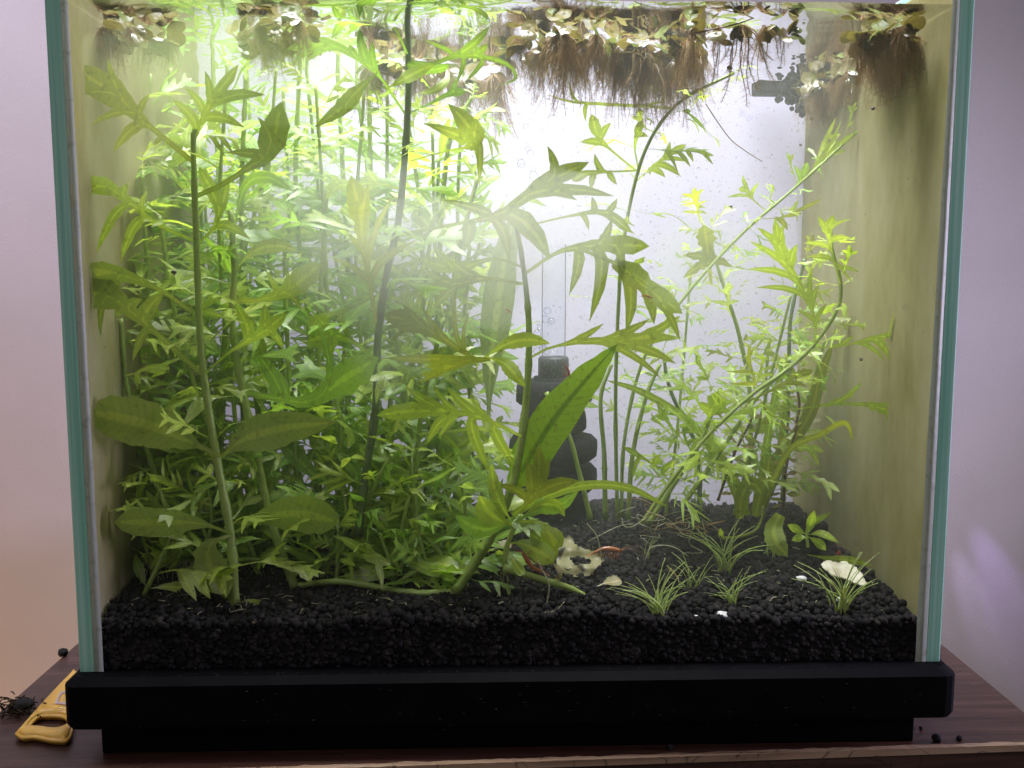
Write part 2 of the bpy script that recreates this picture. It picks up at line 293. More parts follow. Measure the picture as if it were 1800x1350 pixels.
def spline(pts, n):
    """Catmull-Rom through pts (Vectors of any dimension), n samples"""
    pts = [Vector(p) for p in pts]
    if len(pts) == 1: return pts*n
    q = [pts[0]*2-pts[1]] + pts + [pts[-1]*2-pts[-2]]
    out = []
    for i in range(n):
        u = i/(n-1)*(len(pts)-1); k = min(int(u), len(pts)-2); t = u-k
        a, b, c, d = q[k], q[k+1], q[k+2], q[k+3]
        out.append(0.5*((2*b) + (c-a)*t + (2*a-5*b+4*c-d)*t*t + (3*b-a-3*c+d)*t**3))
    return out
def tube_data(pts, rad, sides=7, vs=None, fs=None):
    vs = [] if vs is None else vs; fs = [] if fs is None else fs
    n = len(pts); base = len(vs)
    prev = None
    for i, p in enumerate(pts):
        t = (pts[min(i+1, n-1)]-pts[max(i-1, 0)])
        t = t.normalized() if t.length > 1e-9 else Vector((0, 0, 1))
        a = prev if prev is not None else (Vector((1, 0, 0)) if abs(t.x) < 0.8 else Vector((0, 1, 0)))
        a = (a-t*a.dot(t)).normalized(); prev = a; b = t.cross(a)
        r = rad(i/(n-1)) if callable(rad) else rad
        for s in range(sides):
            th = 2*math.pi*s/sides; vs.append(p+a*(r*math.cos(th))+b*(r*math.sin(th)))
    for i in range(n-1):
        for s in range(sides):
            s2 = (s+1) % sides
            fs.append((base+i*sides+s, base+i*sides+s2, base+(i+1)*sides+s2, base+(i+1)*sides+s))
    fs.append(tuple(base+s for s in range(sides))[::-1]); fs.append(tuple(base+(n-1)*sides+s for s in range(sides)))
    return vs, fs
def lathe(profile, seg=24):
    vs, fs = [], []
    for r, z in profile:
        for s in range(seg):
            th = 2*math.pi*s/seg; vs.append((r*math.cos(th), r*math.sin(th), z))
    for i in range(len(profile)-1):
        for s in range(seg):
            s2 = (s+1) % seg; fs.append((i*seg+s, i*seg+s2, (i+1)*seg+s2, (i+1)*seg+s))
    fs.append(tuple(range(seg))[::-1]); fs.append(tuple((len(profile)-1)*seg+s for s in range(seg)))
    return vs, fs

# ------------------------------------------------------------------ tank dimensions
HW = 0.200; TH = 0.0068; YF = 0.0; YB = 0.203; ZW = 0.118; ZB = -0.1786
XI = HW-TH
Z0 = P(900, 1076, 0.012).z
def gravel_z(x, y):
    z = Z0 + 0.006*(y/YB) + 0.0046*noise.noise(Vector((x*15, y*15, 3.1))) + 0.0015*noise.noise(Vector((x*40, y*40, 9.1)))
    z -= (0.0035+0.0025*noise.noise(Vector((x*30, 0, 5.5))))*math.exp(-max(0, y-0.006)/0.007)
    z += 0.005*math.exp(-((x-0.03)**2)/0.002-((y-0.16)**2)/0.003)
    if x < -0.10: z += 0.007*math.exp(-((x+0.165)**2)/0.0011-((y-0.085)**2)/0.003)
    if x > 0.10: z -= 0.004*(x-0.1)/0.09*max(0, 1-y/0.06)
    return z

# ------------------------------------------------------------------ setting: walls, table
YW = 0.52
spot('violet_glint', P(1650, 700, YW-.05), P(1782, 1080, YW), 3.0, (0.50, 0.34, 1.0), 15, 1.0)  # added spots that draw violet streaks of refracted light on the wall
spot('violet_glint', P(1640, 760, YW-.05), P(1712, 1060, YW), 1.6, (0.60, 0.48, 1.0), 12, 1.0)
wall = boxes('wall', [(-2.2, 2.2, YW, YW+0.1, -1.6, 1.8)], M['wallpaint']); tag(wall, 'lilac white painted wall behind the tank', kind='structure')
ZT = P(700, 1317, 0.004).z                       # table top under the base
lf = PZ(0, 1250, ZT); lb = PZ(125, 1140, ZT); rf = PZ(1800, 1251, ZT); rb = PZ(1690, 1160, ZT)
fl = PZ(620, 1349, ZT); fr_ = PZ(1800, 1309, ZT)
def at_y(a, b, y): return a+(b-a)*((y-a.y)/(b.y-a.y))
def front_y(x): return fl.y+(fr_.y-fl.y)*(x-fl.x)/(fr_.x-fl.x)
yb = YW-0.004
c_bl = at_y(lf, lb, yb); c_br = at_y(rf, rb, yb)
c_fl = at_y(lf, lb, front_y(-0.32)); c_fl.y = front_y(c_fl.x); c_fr = at_y(rf, rb, front_y(0.33)); c_fr.y = front_y(c_fr.x)
table = empty('table', (0, 0, ZT), 'dark cherry wood table carrying the aquarium, front edge worn to bare fibre', 'table')
def slab(name, corners, z0, z1, material, bevel=0.0):
    bm = bmesh.new(); lo = [bm.verts.new((c.x, c.y, z0)) for c in corners]; hi = [bm.verts.new((c.x, c.y, z1)) for c in corners]
    bm.faces.new(lo[::-1]); bm.faces.new(hi)
    for i in range(len(corners)):
        j = (i+1) % len(corners); bm.faces.new((lo[i], lo[j], hi[j], hi[i]))
    if bevel: bmesh.ops.bevel(bm, geom=bm.edges[:], offset=bevel, segments=2, affect='EDGES')
    me = bpy.data.meshes.new(name); bm.to_mesh(me); bm.free(); return link(name, me, material, None, False)
put(table, slab('tabletop', [c_fl, c_fr, c_br, c_bl], ZT-0.022, ZT, M['wood'], 0.0006))
e0, e1 = c_fl+Vector((0, 0, 0)), c_fr+Vector((0, 0, 0)); nrm = Vector((-(e1-e0).y, (e1-e0).x, 0)).normalized()
bm = bmesh.new(); ring = []
NE = 160
for i in range(NE+1):                            # worn arris: ragged strip proud of the edge
    p = e0.lerp(e1, i/NE); wv = 0.0018+0.0012*noise.noise(Vector((p.x*90, 1, 2)))+0.0008*noise.noise(Vector((p.x*300, 5, 2)))
    ring.append([bm.verts.new(p+nrm*(wv)+Vector((0, 0, 0.0007))), bm.verts.new(p-nrm*0.0012+Vector((0, 0, 0.0006+0.0003*noise.noise(Vector((p.x*200, 0, 0)))))), bm.verts.new(p-nrm*0.0016+Vector((0, 0, -0.0024)))])
for a, b in zip(ring, ring[1:]):
    for k in range(2): bm.faces.new((a[k], a[k+1], b[k+1], b[k]))
bmesh.ops.recalc_face_normals(bm, faces=bm.faces[:]); me = bpy.data.meshes.new('worn_edge'); bm.to_mesh(me); bm.free()
put(table, link('worn_edge', me, M['wood_edge'], None, False))

# ------------------------------------------------------------------ tank
tank = empty('fish_tank', (0, YB/2, ZB), 'rimless glass aquarium with green glass edges standing in a black plastic base', 'aquarium')
ZTOP = ZW+0.02
ZG = ZB-0.010
for s in (-1, 1):
    x0, x1 = sorted((s*HW, s*XI))
    sp = put(tank, boxes('side_pane', [(x0, x1, 0.0052, YB, ZG, ZTOP)], M['edge'], None, 0.0007, 2))
    a0, a1 = sorted((s*XI, s*(XI-0.0006)))
    fm = boxes('algae_film', [(a0, a1, 0.009, YB-0.001, ZG, ZTOP-0.004)], M['algae']); fm.parent = sp
    # silicone bead in the front corner, broader towards the bottom
    vs, fs = [], []
    for i in range(25):
        z = ZG+(ZTOP-ZG)*i/24; wd = 0.0032+0.0022*(1-i/24)*(1.0 if s > 0 else 0.5)+0.0004*noise.noise(Vector((0, 0, z*60)))
        xx = s*XI; vs += [(xx, 0.0052, z), (xx-s*wd, 0.0052, z), (xx-s*wd*0.5, 0.0052+0.0022, z), (xx, 0.0052+0.0042, z)]
    for i in range(24):
        for k in range(4):
            k2 = (k+1) % 4; fs.append((i*4+k, i*4+k2, (i+1)*4+k2, (i+1)*4+k))
    put(tank, link('silicone_seam', mesh('silicone_seam', vs, fs), M['silicone'], None, True))
put(tank, boxes('front_pane', [(-HW, HW, 0.0, 0.0050, ZG, ZTOP)], M['clear'], None))
put(tank, boxes('back_pane', [(-XI+0.0005, XI-0.0005, YB-0.005, YB, ZG, ZTOP)], M['backwall_film'], None))
# bottom frame: chamfered lip, deep face, rounded corner, recessed plinth
XF = 0.2047; zt_, zc, zb_ = ZB-0.0005, P(900, 1198, -0.004).z, P(900, 1276, -0.004).z
bm = bmesh.new()
prof = [(0.0, zt_), (0.0035, zc), (0.0035, zb_+0.003), (0.0025, zb_+0.0008), (0.0, zb_)]
rings = []
for off, z in prof:
    o = off-0.0035; rr = 0.006
    loop = []
    for cxs, cys, a0 in ((1, 1, 0), (-1, 1, 90), (-1, -1, 180), (1, -1, 270)):
        bx = XF+o-rr; by0, by1 = -0.0045-o+rr, YB+0.0045+o-rr
        for k in range(4):
            th = math.radians(a0+30*k); loop.append(bm.verts.new((cxs*bx+rr*math.cos(th), (by1 if cys > 0 else by0)+rr*math.sin(th), z)))
    rings.append(loop)
for a, b in zip(rings, rings[1:]):
    for k in range(16):
        k2 = (k+1) % 16; bm.faces.new((a[k], b[k], b[k2], a[k2]))
bm.faces.new(rings[0]); bm.faces.new(rings[-1][::-1])
me = bpy.data.meshes.new('base_frame'); bm.to_mesh(me); bm.free()
fr = put(tank, link('base_frame', me, M['frame'], None, False))
pl = boxes('plinth', [(P(178, 1300, 0.004).x, P(1607, 1280, 0.004).x, 0.004, YB-0.004, ZT, zb_)], M['frame'], None, 0.0008); put(tank, pl)

# ------------------------------------------------------------------ water: body of cloudy water and its surface
e = 0.0009
wb = boxes('water', [(-XI+e, XI-e, 0.0058, YB-0.0055, ZB+0.002, ZW-0.0004)], vol_mat('cloudy_water', (0.88, 0.92, 0.80), 1.0, 0.35)); tag(wb, 'slightly cloudy greenish aquarium water filling the tank', kind='structure')
bm = bmesh.new(); bmesh.ops.create_grid(bm, x_segments=80, y_segments=40, size=0.5)
for v in bm.verts:
    v.co.x *= 2*(XI-0.0009); v.co.y = 0.0058+(v.co.y+0.5)*(YB-0.0113)
    edge = min(v.co.y-0.0058, XI-abs(v.co.x)); v.co.z = ZW+0.0012*math.exp(-max(edge, 0)/0.003)+0.0006*noise.noise(Vector((v.co.x*25, v.co.y*25, 0)))
me = bpy.data.meshes.new('water_surface'); bm.to_mesh(me); bm.free()
ws = link('water_surface', me, M['surface']); tag(ws, 'water surface seen from below, mirroring the plants under it', kind='structure')
# milky biofilm clouds close behind the front glass (volumes without a surface)
for k, (px, py, rx, ry, dep, dens, colr) in enumerate([
        (770, 475, 230, 120, 0.015, 16, (0.93, 0.93, 0.86)), (600, 400, 180, 140, 0.014, 15, (0.91, 0.94, 0.84)), (960, 410, 170, 120, 0.014, 15, (0.93, 0.93, 0.86)),
        (430, 120, 220, 90, 0.016, 11, (0.74, 0.92, 0.40)), (220, 200, 120, 150, 0.014, 8, (0.84, 0.86, 0.55)), (690, 560, 80, 150, 0.012, 16, (0.90, 0.93, 0.80)),
        (1240, 470, 100, 100, 0.012, 10, (0.85, 0.92, 0.70))]):
    c = P(px, py, 0.0065+dep); s = pxm(c.y)
    bm = bmesh.new(); bmesh.ops.create_icosphere(bm, subdivisions=4, radius=1)
    for v in bm.verts:
        d = 1+0.30*noise.noise(v.co*1.7+Vector((k*7, 0, 0)))+0.12*noise.noise(v.co*4+Vector((k*7, 3, 0)))
        v.co = Vector((v.co.x*rx*s*d, v.co.y*dep*0.98, v.co.z*ry*s*d))
    for v in bm.verts:
        v.co.z = min(v.co.z, ZW-0.002-c.z); v.co.x = max(-XI+0.003-c.x, min(XI-0.003-c.x, v.co.x))
    me = bpy.data.meshes.new('biofilm_haze'); bm.to_mesh(me); bm.free()
    o = link('biofilm_haze', me, vol_mat('biofilm_haze', colr, dens, 0.2)); o.location = c
    tag(o, 'milky haze of biofilm close behind the front glass', kind='stuff')

# ------------------------------------------------------------------ substrate
def gravel():
    bm = bmesh.new(); bmesh.ops.create_icosphere(bm, subdivisions=2, radius=1.0)
    tv = np.array([v.co[:] for v in bm.verts]); tf = np.array([[v.index for v in f.verts] for f in bm.faces]); bm.free()
    rs = np.random.RandomState(3); pts = []
    st = 0.0030
    for yy in np.arange(0.0085, YB-0.006, st):
        for xx in np.arange(-XI+0.003, XI-0.003, st):
            x = xx+rs.uniform(-.5, .5)*st*0.8; y = yy+rs.uniform(-.5, .5)*st*0.8
            r = 0.00178*rs.uniform(0.5, 1.35)
            pts.append((x, y, gravel_z(x, y)+rs.uniform(-.0011, .0011), r))
            if rs.rand() < 0.30: pts.append((x+rs.uniform(-1, 1)*st, y, gravel_z(x, y)-0.0016, r))
    for _ in range(4600):                                # the face pressed against the front glass
        x = rs.uniform(-XI+0.0035, XI-0.0035); z = rs.uniform(ZB-0.001, Z0+0.004)
        if z < gravel_z(x, 0.009)+0.0012:
            r = 0.00185*rs.uniform(0.5, 1.25); pts.append((x, 0.0064+r+rs.uniform(0, .0022), z, r))
    n = len(pts); p = np.array(pts)
    vs = np.empty((n, len(tv), 3))
    for i in range(n):
        sc = p[i, 3]*rs.uniform(0.8, 1.15, 3); q = tv*sc
        th = rs.uniform(0, 6.28); c, s = math.cos(th), math.sin(th)
        q = q*(1+0.10*np.sin(tv[:, [1, 2, 0]]*rs.uniform(2, 4)+rs.uniform(0, 6)))
        vs[i] = np.stack([q[:, 0]*c-q[:, 1]*s, q[:, 0]*s+q[:, 1]*c, q[:, 2]], 1)+p[i, :3]
    fs = (tf[None]+(np.arange(n)*len(tv))[:, None, None]).reshape(-1, 3)
    vs = vs.reshape(-1, 3)
    me = bpy.data.meshes.new('gravel'); me.vertices.add(len(vs)); me.vertices.foreach_set('co', vs.ravel())
    me.loops.add(fs.size); me.loops.foreach_set('vertex_index', fs.ravel().astype(np.int32))
    me.polygons.add(len(fs)); me.polygons.foreach_set('loop_start', np.arange(0, fs.size, 3, dtype=np.int32)); me.polygons.foreach_set('loop_total', np.full(len(fs), 3, np.int32))
    me.update(calc_edges=True); me.validate()
    o = link('gravel', me, M['soil']); tag(o, 'black round soil pellets covering the tank floor', kind='stuff')
gravel()
bm = bmesh.new(); bmesh.ops.create_grid(bm, x_segments=70, y_segments=36, size=0.5)
for v in bm.verts:
    v.co.x *= 2*(XI-0.002); v.co.y = 0.0075+(v.co.y+0.5)*(YB-0.0140); v.co.z = gravel_z(v.co.x, v.co.y)-0.0012
me = bpy.data.meshes.new('soil_bed'); bm.to_mesh(me); bm.free()
o = link('soil_bed', me, M['soil']); tag(o, 'dark bed of packed soil under the pellets', kind='structure')
boxes_fl = boxes('soil_floor', [(-XI+0.002, XI-0.002, 0.0085, YB-0.008, ZB-0.008, Z0-0.006)], M['soil']); tag(boxes_fl, 'packed dark soil seen through the front glass', kind='structure')

# ------------------------------------------------------------------ leaves
PROF = {
    'lobe': [(0, .42), (.2, .66), (.5, 1), (.75, .80), (.9, .46), (.97, .2), (1, 0)],
    'rib': [(0, .16), (.3, .18), (.45, .34), (.62, .55), (.78, .95), (.88, .85), (.95, .5), (1, 0)],
    'lance': [(0, .09), (.12, .14), (.25, .5), (.45, .95), (.6, 1), (.78, .72), (.92, .32), (1, 0)],
    'ovate': [(0, .08), (.22, .12), (.36, .42), (.55, .85), (.75, 1), (.88, .84), (.96, .5), (1, .0)],
    'ribbon': [(0, .7), (.3, 1), (.7, .9), (.92, .5), (1, 0)],
    'spathe': [(0, .5), (.3, .9), (.6, 1), (.85, .75), (1, 0)],
    'thin': [(0, .8), (.5, 1), (.85, .6), (1, 0)],
}
def prof(k, t):
    a = PROF[k]
    for (t0, v0), (t1, v1) in zip(a, a[1:]):
        if t <= t1:
            u = (t-t0)/(t1-t0); u = u*u*(3-2*u) if 0 < t0 and t1 < 1 else u
            return v0+(v1-v0)*u
    return 0
def strip(line, W, kind, teeth=0.0, rnd=R):
    """outline of a leaf strip along a 2D polyline (list of Vectors), half widths from the profile"""
    n = len(line); l, r = [], []
    for i, p in enumerate(line[:-1]):
        t = i/(n-1); d = line[min(i+1, n-1)]-line[max(i-1, 0)]; d = d.normalized() if d.length > 1e-12 else Vector((1, 0))
        q = Vector((-d.y, d.x)); wv = 0.5*W*prof(kind, t)
        k1 = k2 = 1.0
        if teeth and t > 0.35: k1 += teeth*(1 if i % 2 else -0.6)*rnd.uniform(.6, 1.3); k2 += teeth*(1 if (i+1) % 2 else -0.6)*rnd.uniform(.6, 1.3)
        l.append(p+q*wv*k1); r.append(p-q*wv*k2)
    return (l+[line[-1]]+r[::-1])[::-1]
def bez(a, b, c, n):
    return [a*(1-t)**2+b*2*t*(1-t)+c*t*t for t in (i/(n-1) for i in range(n))]
def ccw(poly):
    a = sum(p.x*q.y-q.x*p.y for p, q in zip(poly, poly[1:]+poly[:1]))
    return poly if a > 0 else poly[::-1]
def union_mesh(name, strips, mids, z):
    co, faces, edges = [], [], []
    for s in strips:
        s = ccw(s); b = len(co); co += [Vector(v) for v in s]; faces.append(list(range(b, b+len(s))))
    for s in mids:
        b = len(co); co += [Vector(v) for v in s]; edges += [(b+i, b+i+1) for i in range(len(s)-1)]
    sc = max(max(abs(v.x), abs(v.y)) for v in co)
    co2 = [v/sc for v in co]
    v2, e2, f2, ov, _, of = delaunay_2d_cdt(co2, edges, faces, 0, 1e-5)
    vs = [z(v*sc) for v in v2]
    fs = [f for f, o in zip(f2, of) if o]
    me = mesh(name, vs, fs)
    au = me.attributes.new('along', 'FLOAT', 'POINT'); au.data.foreach_set('value', [v.length for v in v2])
    first = sum(len(q) for q in strips); at = me.attributes.new('rib', 'FLOAT', 'POINT')
    for i, src in enumerate(ov):
        if any(k >= first for k in src): at.data[i].value = 1.0
    return me

def wisteria_unit(rnd, pairs, lw, ll, endw, teeth, droop, curl, bare=0.36, zig=0.0):
    n = 15
    rib = [Vector((t, 0.05*math.sin(t*3+rnd.uniform(0, 1))*zig)) for t in (i/(n-1) for i in range(n))]
    strips = [strip(rib, endw, 'rib', teeth, rnd)]; mids = [rib[:-1]]
    for k in range(pairs):
        t = bare+(0.80-bare)*k/max(1, pairs-1)+rnd.uniform(-.02, .02) if pairs > 1 else 0.55
        for s in (-1, 1):
            if rnd.random() < 0.08: continue
            tt = t+rnd.uniform(-.03, .03); i = min(n-2, int(tt*(n-1))); a = rib[i]
            L_ = ll*rnd.uniform(.75, 1.2)*(1-0.35*k/max(1, pairs)); an = math.radians(rnd.uniform(34, 58))
            tip = a+Vector((math.cos(an)*L_, s*math.sin(an)*L_)); c = a+Vector((0.22*L_, s*0.10*L_))+Vector((0.1*L_, 0))*s*rnd.uniform(-.5, .5)
            line = bez(a, c, tip, 8); strips.append(strip(line, lw*rnd.uniform(.8, 1.25), 'lobe', teeth, rnd)); mids.append(line[1:-1])
    ph = rnd.uniform(0, 6)
    def z(v):
        x, y = v.x, v.y
        zz = -droop*x*x-curl*abs(y)**1.5*2.2+0.025*math.sin(x*9+ph)+0.02*math.sin(y*11+ph)
        return (x*(1-0.25*droop*x), y, zz)
    return union_mesh('leaf', strips, mids, z)
def simple_unit(rnd, kind, W, droop, cup, teeth=0.0, sway=0.0, n=16):
    rib = [Vector((t, sway*math.sin(t*2.6))) for t in (i/(n-1) for i in range(n))]
    ph = rnd.uniform(0, 6)
    def z(v): return (v.x*(1-0.25*abs(droop)*v.x), v.y, -droop*v.x**2+cup*abs(v.y)+0.02*math.sin(v.x*10+ph))
    return union_mesh('leaf', [strip(rib, W, kind, teeth, rnd)], [rib[:-1]], z)
LIB = {
    'wist': [wisteria_unit(R, R.choice((2, 3, 3)), R.uniform(.075, .115), R.uniform(.34, .48), R.uniform(.12, .18), .13, R.uniform(-.1, .5), R.uniform(.1, .5)) for _ in range(9)],
    'fine': [wisteria_unit(R, R.choice((3, 4, 4)), R.uniform(.045, .07), R.uniform(.32, .46), R.uniform(.08, .12), .08, R.uniform(-.1, .5), R.uniform(.1, .6), .28, .6) for _ in range(8)],
    'sprite': [wisteria_unit(R, R.choice((2, 3)), R.uniform(.05, .08), R.uniform(.26, .38), R.uniform(.09, .13), .22, R.uniform(-.2, .4), R.uniform(.1, .6), .35, .8) for _ in range(8)],
    'lance': [simple_unit(R, 'lance', R.uniform(.17, .26), R.uniform(-.1, .5), R.uniform(-.2, .3), .07) for _ in range(5)],
    'ovate': [simple_unit(R, 'ovate', R.uniform(.30, .42), R.uniform(0, .4), R.uniform(-.2, .2), .06) for _ in range(4)],
    'thin': [simple_unit(R, 'thin', R.uniform(.035, .06), R.uniform(.1, .8), 0.1, 0, R.uniform(-.1, .1)) for _ in range(5)],
    'small': [simple_unit(R, 'lance', R.uniform(.24, .34), R.uniform(.1, .5), R.uniform(-.2, .2)) for _ in range(4)],
}
MATLIB = {}
def lib(kind, matname):
    k = (kind, matname)
    if k not in MATLIB:
        out = []
        for me in LIB[kind]:
            c = me.copy(); c.name = 'leaf'; c.materials.clear(); c.materials.append(M[matname]); c.polygons.foreach_set('use_smooth', [True]*len(c.polygons)); out.append(c)
        MATLIB[k] = out
    return R.choice(MATLIB[k])

def inside(p, mg=0.004): return abs(p.x) < XI-mg and 0.009 < p.y < YB-0.012 and p.z < ZW-0.002
def leaf_at(plant, base, direction, length, kind, matname, nrm=None, partname='leaf'):
    d = Vector(direction).normalized()
    if nrm is None: nrm = Vector((R.uniform(-.5, .5), R.uniform(-.9, .1), R.uniform(.3, 1)))
    z = nrm-d*nrm.dot(d); z = z.normalized() if z.length > 1e-4 else Vector((0, 0, 1)); y = z.cross(d)
    o = bpy.data.objects.new(partname, lib(kind, matname)); COL.objects.link(o)
    sy = R.choice((-1, 1))*R.uniform(.85, 1.15)
    mt = Matrix((d*length, y*length*sy, z*length)).transposed().to_4x4(); mt.translation = base
    o.parent = plant; o.matrix_parent_inverse = Matrix.Translation(-Vector(plant.location)); o.matrix_basis = mt
    return o
def stem(plant, pts, r0, r1=None, matname='stem', name='stem', nodes=0, n=None, sides=8):
    r1 = r0*0.7 if r1 is None else r1
    n = n or max(14, 6*len(pts))
    if nodes: n = max(n, nodes*5)
    line = spline(pts, n)
    def rad(t):
        r = r0+(r1-r0)*t
        if nodes: r *= 1+0.28*max(0, math.cos(t*nodes*2*math.pi))**10
        return r
    vs, fs = tube_data(line, rad, sides)
    o = put(plant, link(name, mesh(name, vs, fs), M[matname])); return line
def auto_leaves(plant, line, n_nodes, length, kind, matname, t0=0.12, t1=0.98, up=0.35, grow=0.55, per=2, facing=0.0):
    az = R.uniform(0, 6.28)
    for i in range(n_nodes):
        t = t0+(t1-t0)*i/max(1, n_nodes-1); k = t*(len(line)-1); a = line[int(k)]; b = line[min(int(k)+1, len(line)-1)]; p = a.lerp(b, k-int(k))
        tan = (line[min(int(k)+1, len(line)-1)]-line[max(int(k)-1, 0)]).normalized()
        az += 1.45+R.uniform(-.3, .3)
        for j in range(per):
            for tr in range(8):
                th = az+j*2*math.pi/per+(R.uniform(-1.3, 1.3) if tr else 0)
                out = Vector((math.cos(th), math.sin(th)*0.75-0.15*facing, 0)); out = (out-tan*out.dot(tan))
                e = up+R.uniform(-.25, .3)+(0.7 if t > 0.93 else 0)
                d = (out.normalized()+tan*e).normalized()
                L_ = length*R.uniform(.55, 1.35)*(1-grow*max(0, t-0.55)/0.45)
                if inside(p+d*L_): break
                L_ *= 0.55
            if not inside(p+d*L_*0.8): continue
            leaf_at(plant, p, d, L_, kind if isinstance(kind, str) else R.choice(kind), matname if isinstance(matname, str) else R.choice(matname))

def hero(plant, d0, d1, rib, W, kind='rib', lobes=(), matname='wisteria', teeth=0.08, droop=0.0, cup=0.0, n=18, name='leaf', label=None):
    """a leaf laid out along a rib of picture points on its own plane in the tank (depth d0 at its base, d1 at its tip) with lobes (t, tip x, tip y, width)"""
    pts = [Vector((x, y)) for x, y in rib]; o0 = pts[0].copy()
    line = [v-o0 for v in spline(pts, n)]
    strips = [strip(line, W, kind, teeth)]; mids = [line[:-1]]
    for (t, x, y, lw) in lobes:
        i = min(n-2, int(t*(n-1))); a = line[i]; tan = (line[i+1]-line[max(0, i-1)]).normalized(); tip = Vector((x, y))-o0
        L_ = (tip-a).length; c = a+tan*0.42*L_
        l2 = bez(a, c, tip, 9); strips.append(strip(l2, lw, 'lobe', teeth)); mids.append(l2[1:-1])
    ax = line[-1].normalized(); Lr = line[-1].length; ph = R.uniform(0, 6)
    base = P(o0.x, o0.y, d0)
    def z(v):
        u = v.dot(ax)/Lr; s = v.dot(Vector((-ax.y, ax.x)))/Lr
        dep = d0+(d1-d0)*u+droop*0.02*math.sin(min(max(u, 0), 1)*math.pi)+0.05*cup*abs(s)+0.0012*math.sin(u*7+ph)+0.001*math.sin(s*9+ph)
        dep = max(0.0075, min(YB-0.010, dep)); q = P(o0.x+v.x, o0.y+v.y, dep)
        q.x = max(-XI+0.0015, min(XI-0.0015, q.x)); q.z = min(q.z, ZW-0.001)
        return q-base
    me = union_mesh(name, strips, mids, z)
    ob = link(name, me, M[matname]); ob.location = base-Vector(plant.location); ob.parent = plant
    if label: ob['label'] = label
    return ob
def plant_at(name, px, py, Y, label, cat='plant', group=None):
    return empty(name, P(px, py, Y), label, cat, group)
ORD = ['first', 'second', 'third', 'fourth', 'fifth', 'sixth', 'seventh', 'eighth', 'ninth', 'tenth', 'eleventh', 'twelfth', 'thirteenth', 'fourteenth', 'fifteenth', 'sixteenth']
def S(pts, Y0, Y1=None):
    Y1 = Y0 if Y1 is None else Y1; n = len(pts)
    return [P(x, y, Y0+(Y1-Y0)*i/max(1, n-1)) for i, (x, y) in enumerate(pts)]

# ------------------------------------------------------------------ the big stem plants of the left half
def rootlets(plant, px, py, Y, n, L_, matname='root_pale'):
    for _ in range(n):
        a = P(px+R.uniform(-8, 8), py, Y+R.uniform(-.002, .002)); d = Vector((R.uniform(-.5, .5), R.uniform(-.4, .4), -1))*L_*R.uniform(.5, 1.1)
        pts = [a, a+d*0.4+Vector((R.uniform(-1, 1), 0, 0))*L_*.15, a+d+Vector((R.uniform(-1, 1), R.uniform(-1, 1), 0))*L_*.2]
        stem(plant, pts, 0.00022, 0.00010, matname, 'root', n=10, sides=4)

G1 = 'large lobed leaf stem plants of the left half'
W = plant_at('stem_plant', 413, 1062, 0.028, 'tall front plant at far left, its thick stem rising just inside the glass', 'aquarium plant', G1)
ln = stem(W, S([(413, 1064), (405, 940), (380, 800), (356, 640), (347, 480), (340, 262), (343, 228)], .028, .032), .0024, .0010, nodes=9)
hero(W, .032, .022, [(340, 285), (273, 230), (240, 202), (200, 165), (113, 113)], 54, lobes=[(.62, 189, 101, 16), (.75, 137, 166, 13), (.30, 198, 269, 22), (.22, 269, 258, 9), (.52, 159, 220, 15), (.42, 263, 164, 14)], matname='olive')
hero(W, .030, .022, [(346, 425), (278, 395), (225, 352), (185, 328), (135, 322)], 34, lobes=[(.45, 169, 447, 19), (.30, 212, 460, 20), (.55, 226, 321, 14), (.36, 258, 335, 11), (.75, 129, 360, 13)])
hero(W, .030, .018, [(352, 655), (282, 592), (233, 550), (190, 520), (130, 508)], 56, lobes=[(.72, 177, 591, 14), (.40, 289, 513, 30), (.32, 233, 635, 16), (.58, 250, 525, 22), (.85, 165, 545, 24)], matname='wisteria_dark')
hero(W, .030, .018, [(342, 551), (285, 512), (235, 490), (185, 480), (135, 502)], 44, lobes=[(.55, 130, 470, 30), (.45, 300, 476, 22), (.62, 205, 520, 16)], matname='wisteria_dark')
hero(W, .030, .030, [(356, 660), (405, 618), (455, 588), (505, 550)], 26, lobes=[(.50, 411, 531, 24), (.68, 464, 533, 20), (.75, 500, 616, 14)])
hero(W, .028, .016, [(388, 802), (330, 775), (255, 745), (150, 722)], 84, 'ovate', matname='wisteria_dark', teeth=.05)
hero(W, .028, .026, [(390, 803), (430, 772), (500, 752), (592, 742)], 66, 'lance', matname='wisteria_dark', teeth=.05)
hero(W, .028, .018, [(408, 938), (350, 920), (280, 918), (200, 918)], 52, 'ovate', matname='wisteria', teeth=.04)
hero(W, .028, .030, [(412, 936), (460, 910), (525, 903), (596, 918)], 66, 'ovate', matname='wisteria', teeth=.05)
hero(W, .032, .026, [(340, 248), (357, 207), (375, 175), (420, 113)], 22, lobes=[(.10, 300, 173, 19), (.34, 324, 153, 15), (.52, 360, 124, 15), (.44, 467, 167, 22), (.26, 430, 224, 20)], matname='wisteria_dark')
hero(W, .032, .030, [(345, 345), (395, 322), (440, 292), (464, 276), (480, 240), (495, 178)], 54, lobes=[(.58, 398, 268, 20), (.75, 452, 205, 14), (.30, 400, 365, 14)], matname='wisteria_dark')
hero(W, .030, .036, [(346, 430), (375, 400), (382, 360), (349, 291)], 24, lobes=[(.45, 401, 312, 18), (.35, 440, 420, 18)])
hero(W, .028, .022, [(408, 940), (372, 955), (368, 990), (402, 1046)], 58, 'ovate', matname='wisteria_dark', teeth=.14)
hero(W, .028, .026, [(413, 1062), (435, 1056), (455, 1062), (476, 1069)], 15, 'ovate', matname='wisteria')
hero(W, .028, .026, [(413, 1062), (400, 1050), (385, 1040)], 10, 'ovate', matname='wisteria')
auto_leaves(W, ln, 10, .032, 'wist', ['wisteria', 'wisteria_dark'], .1, .9)
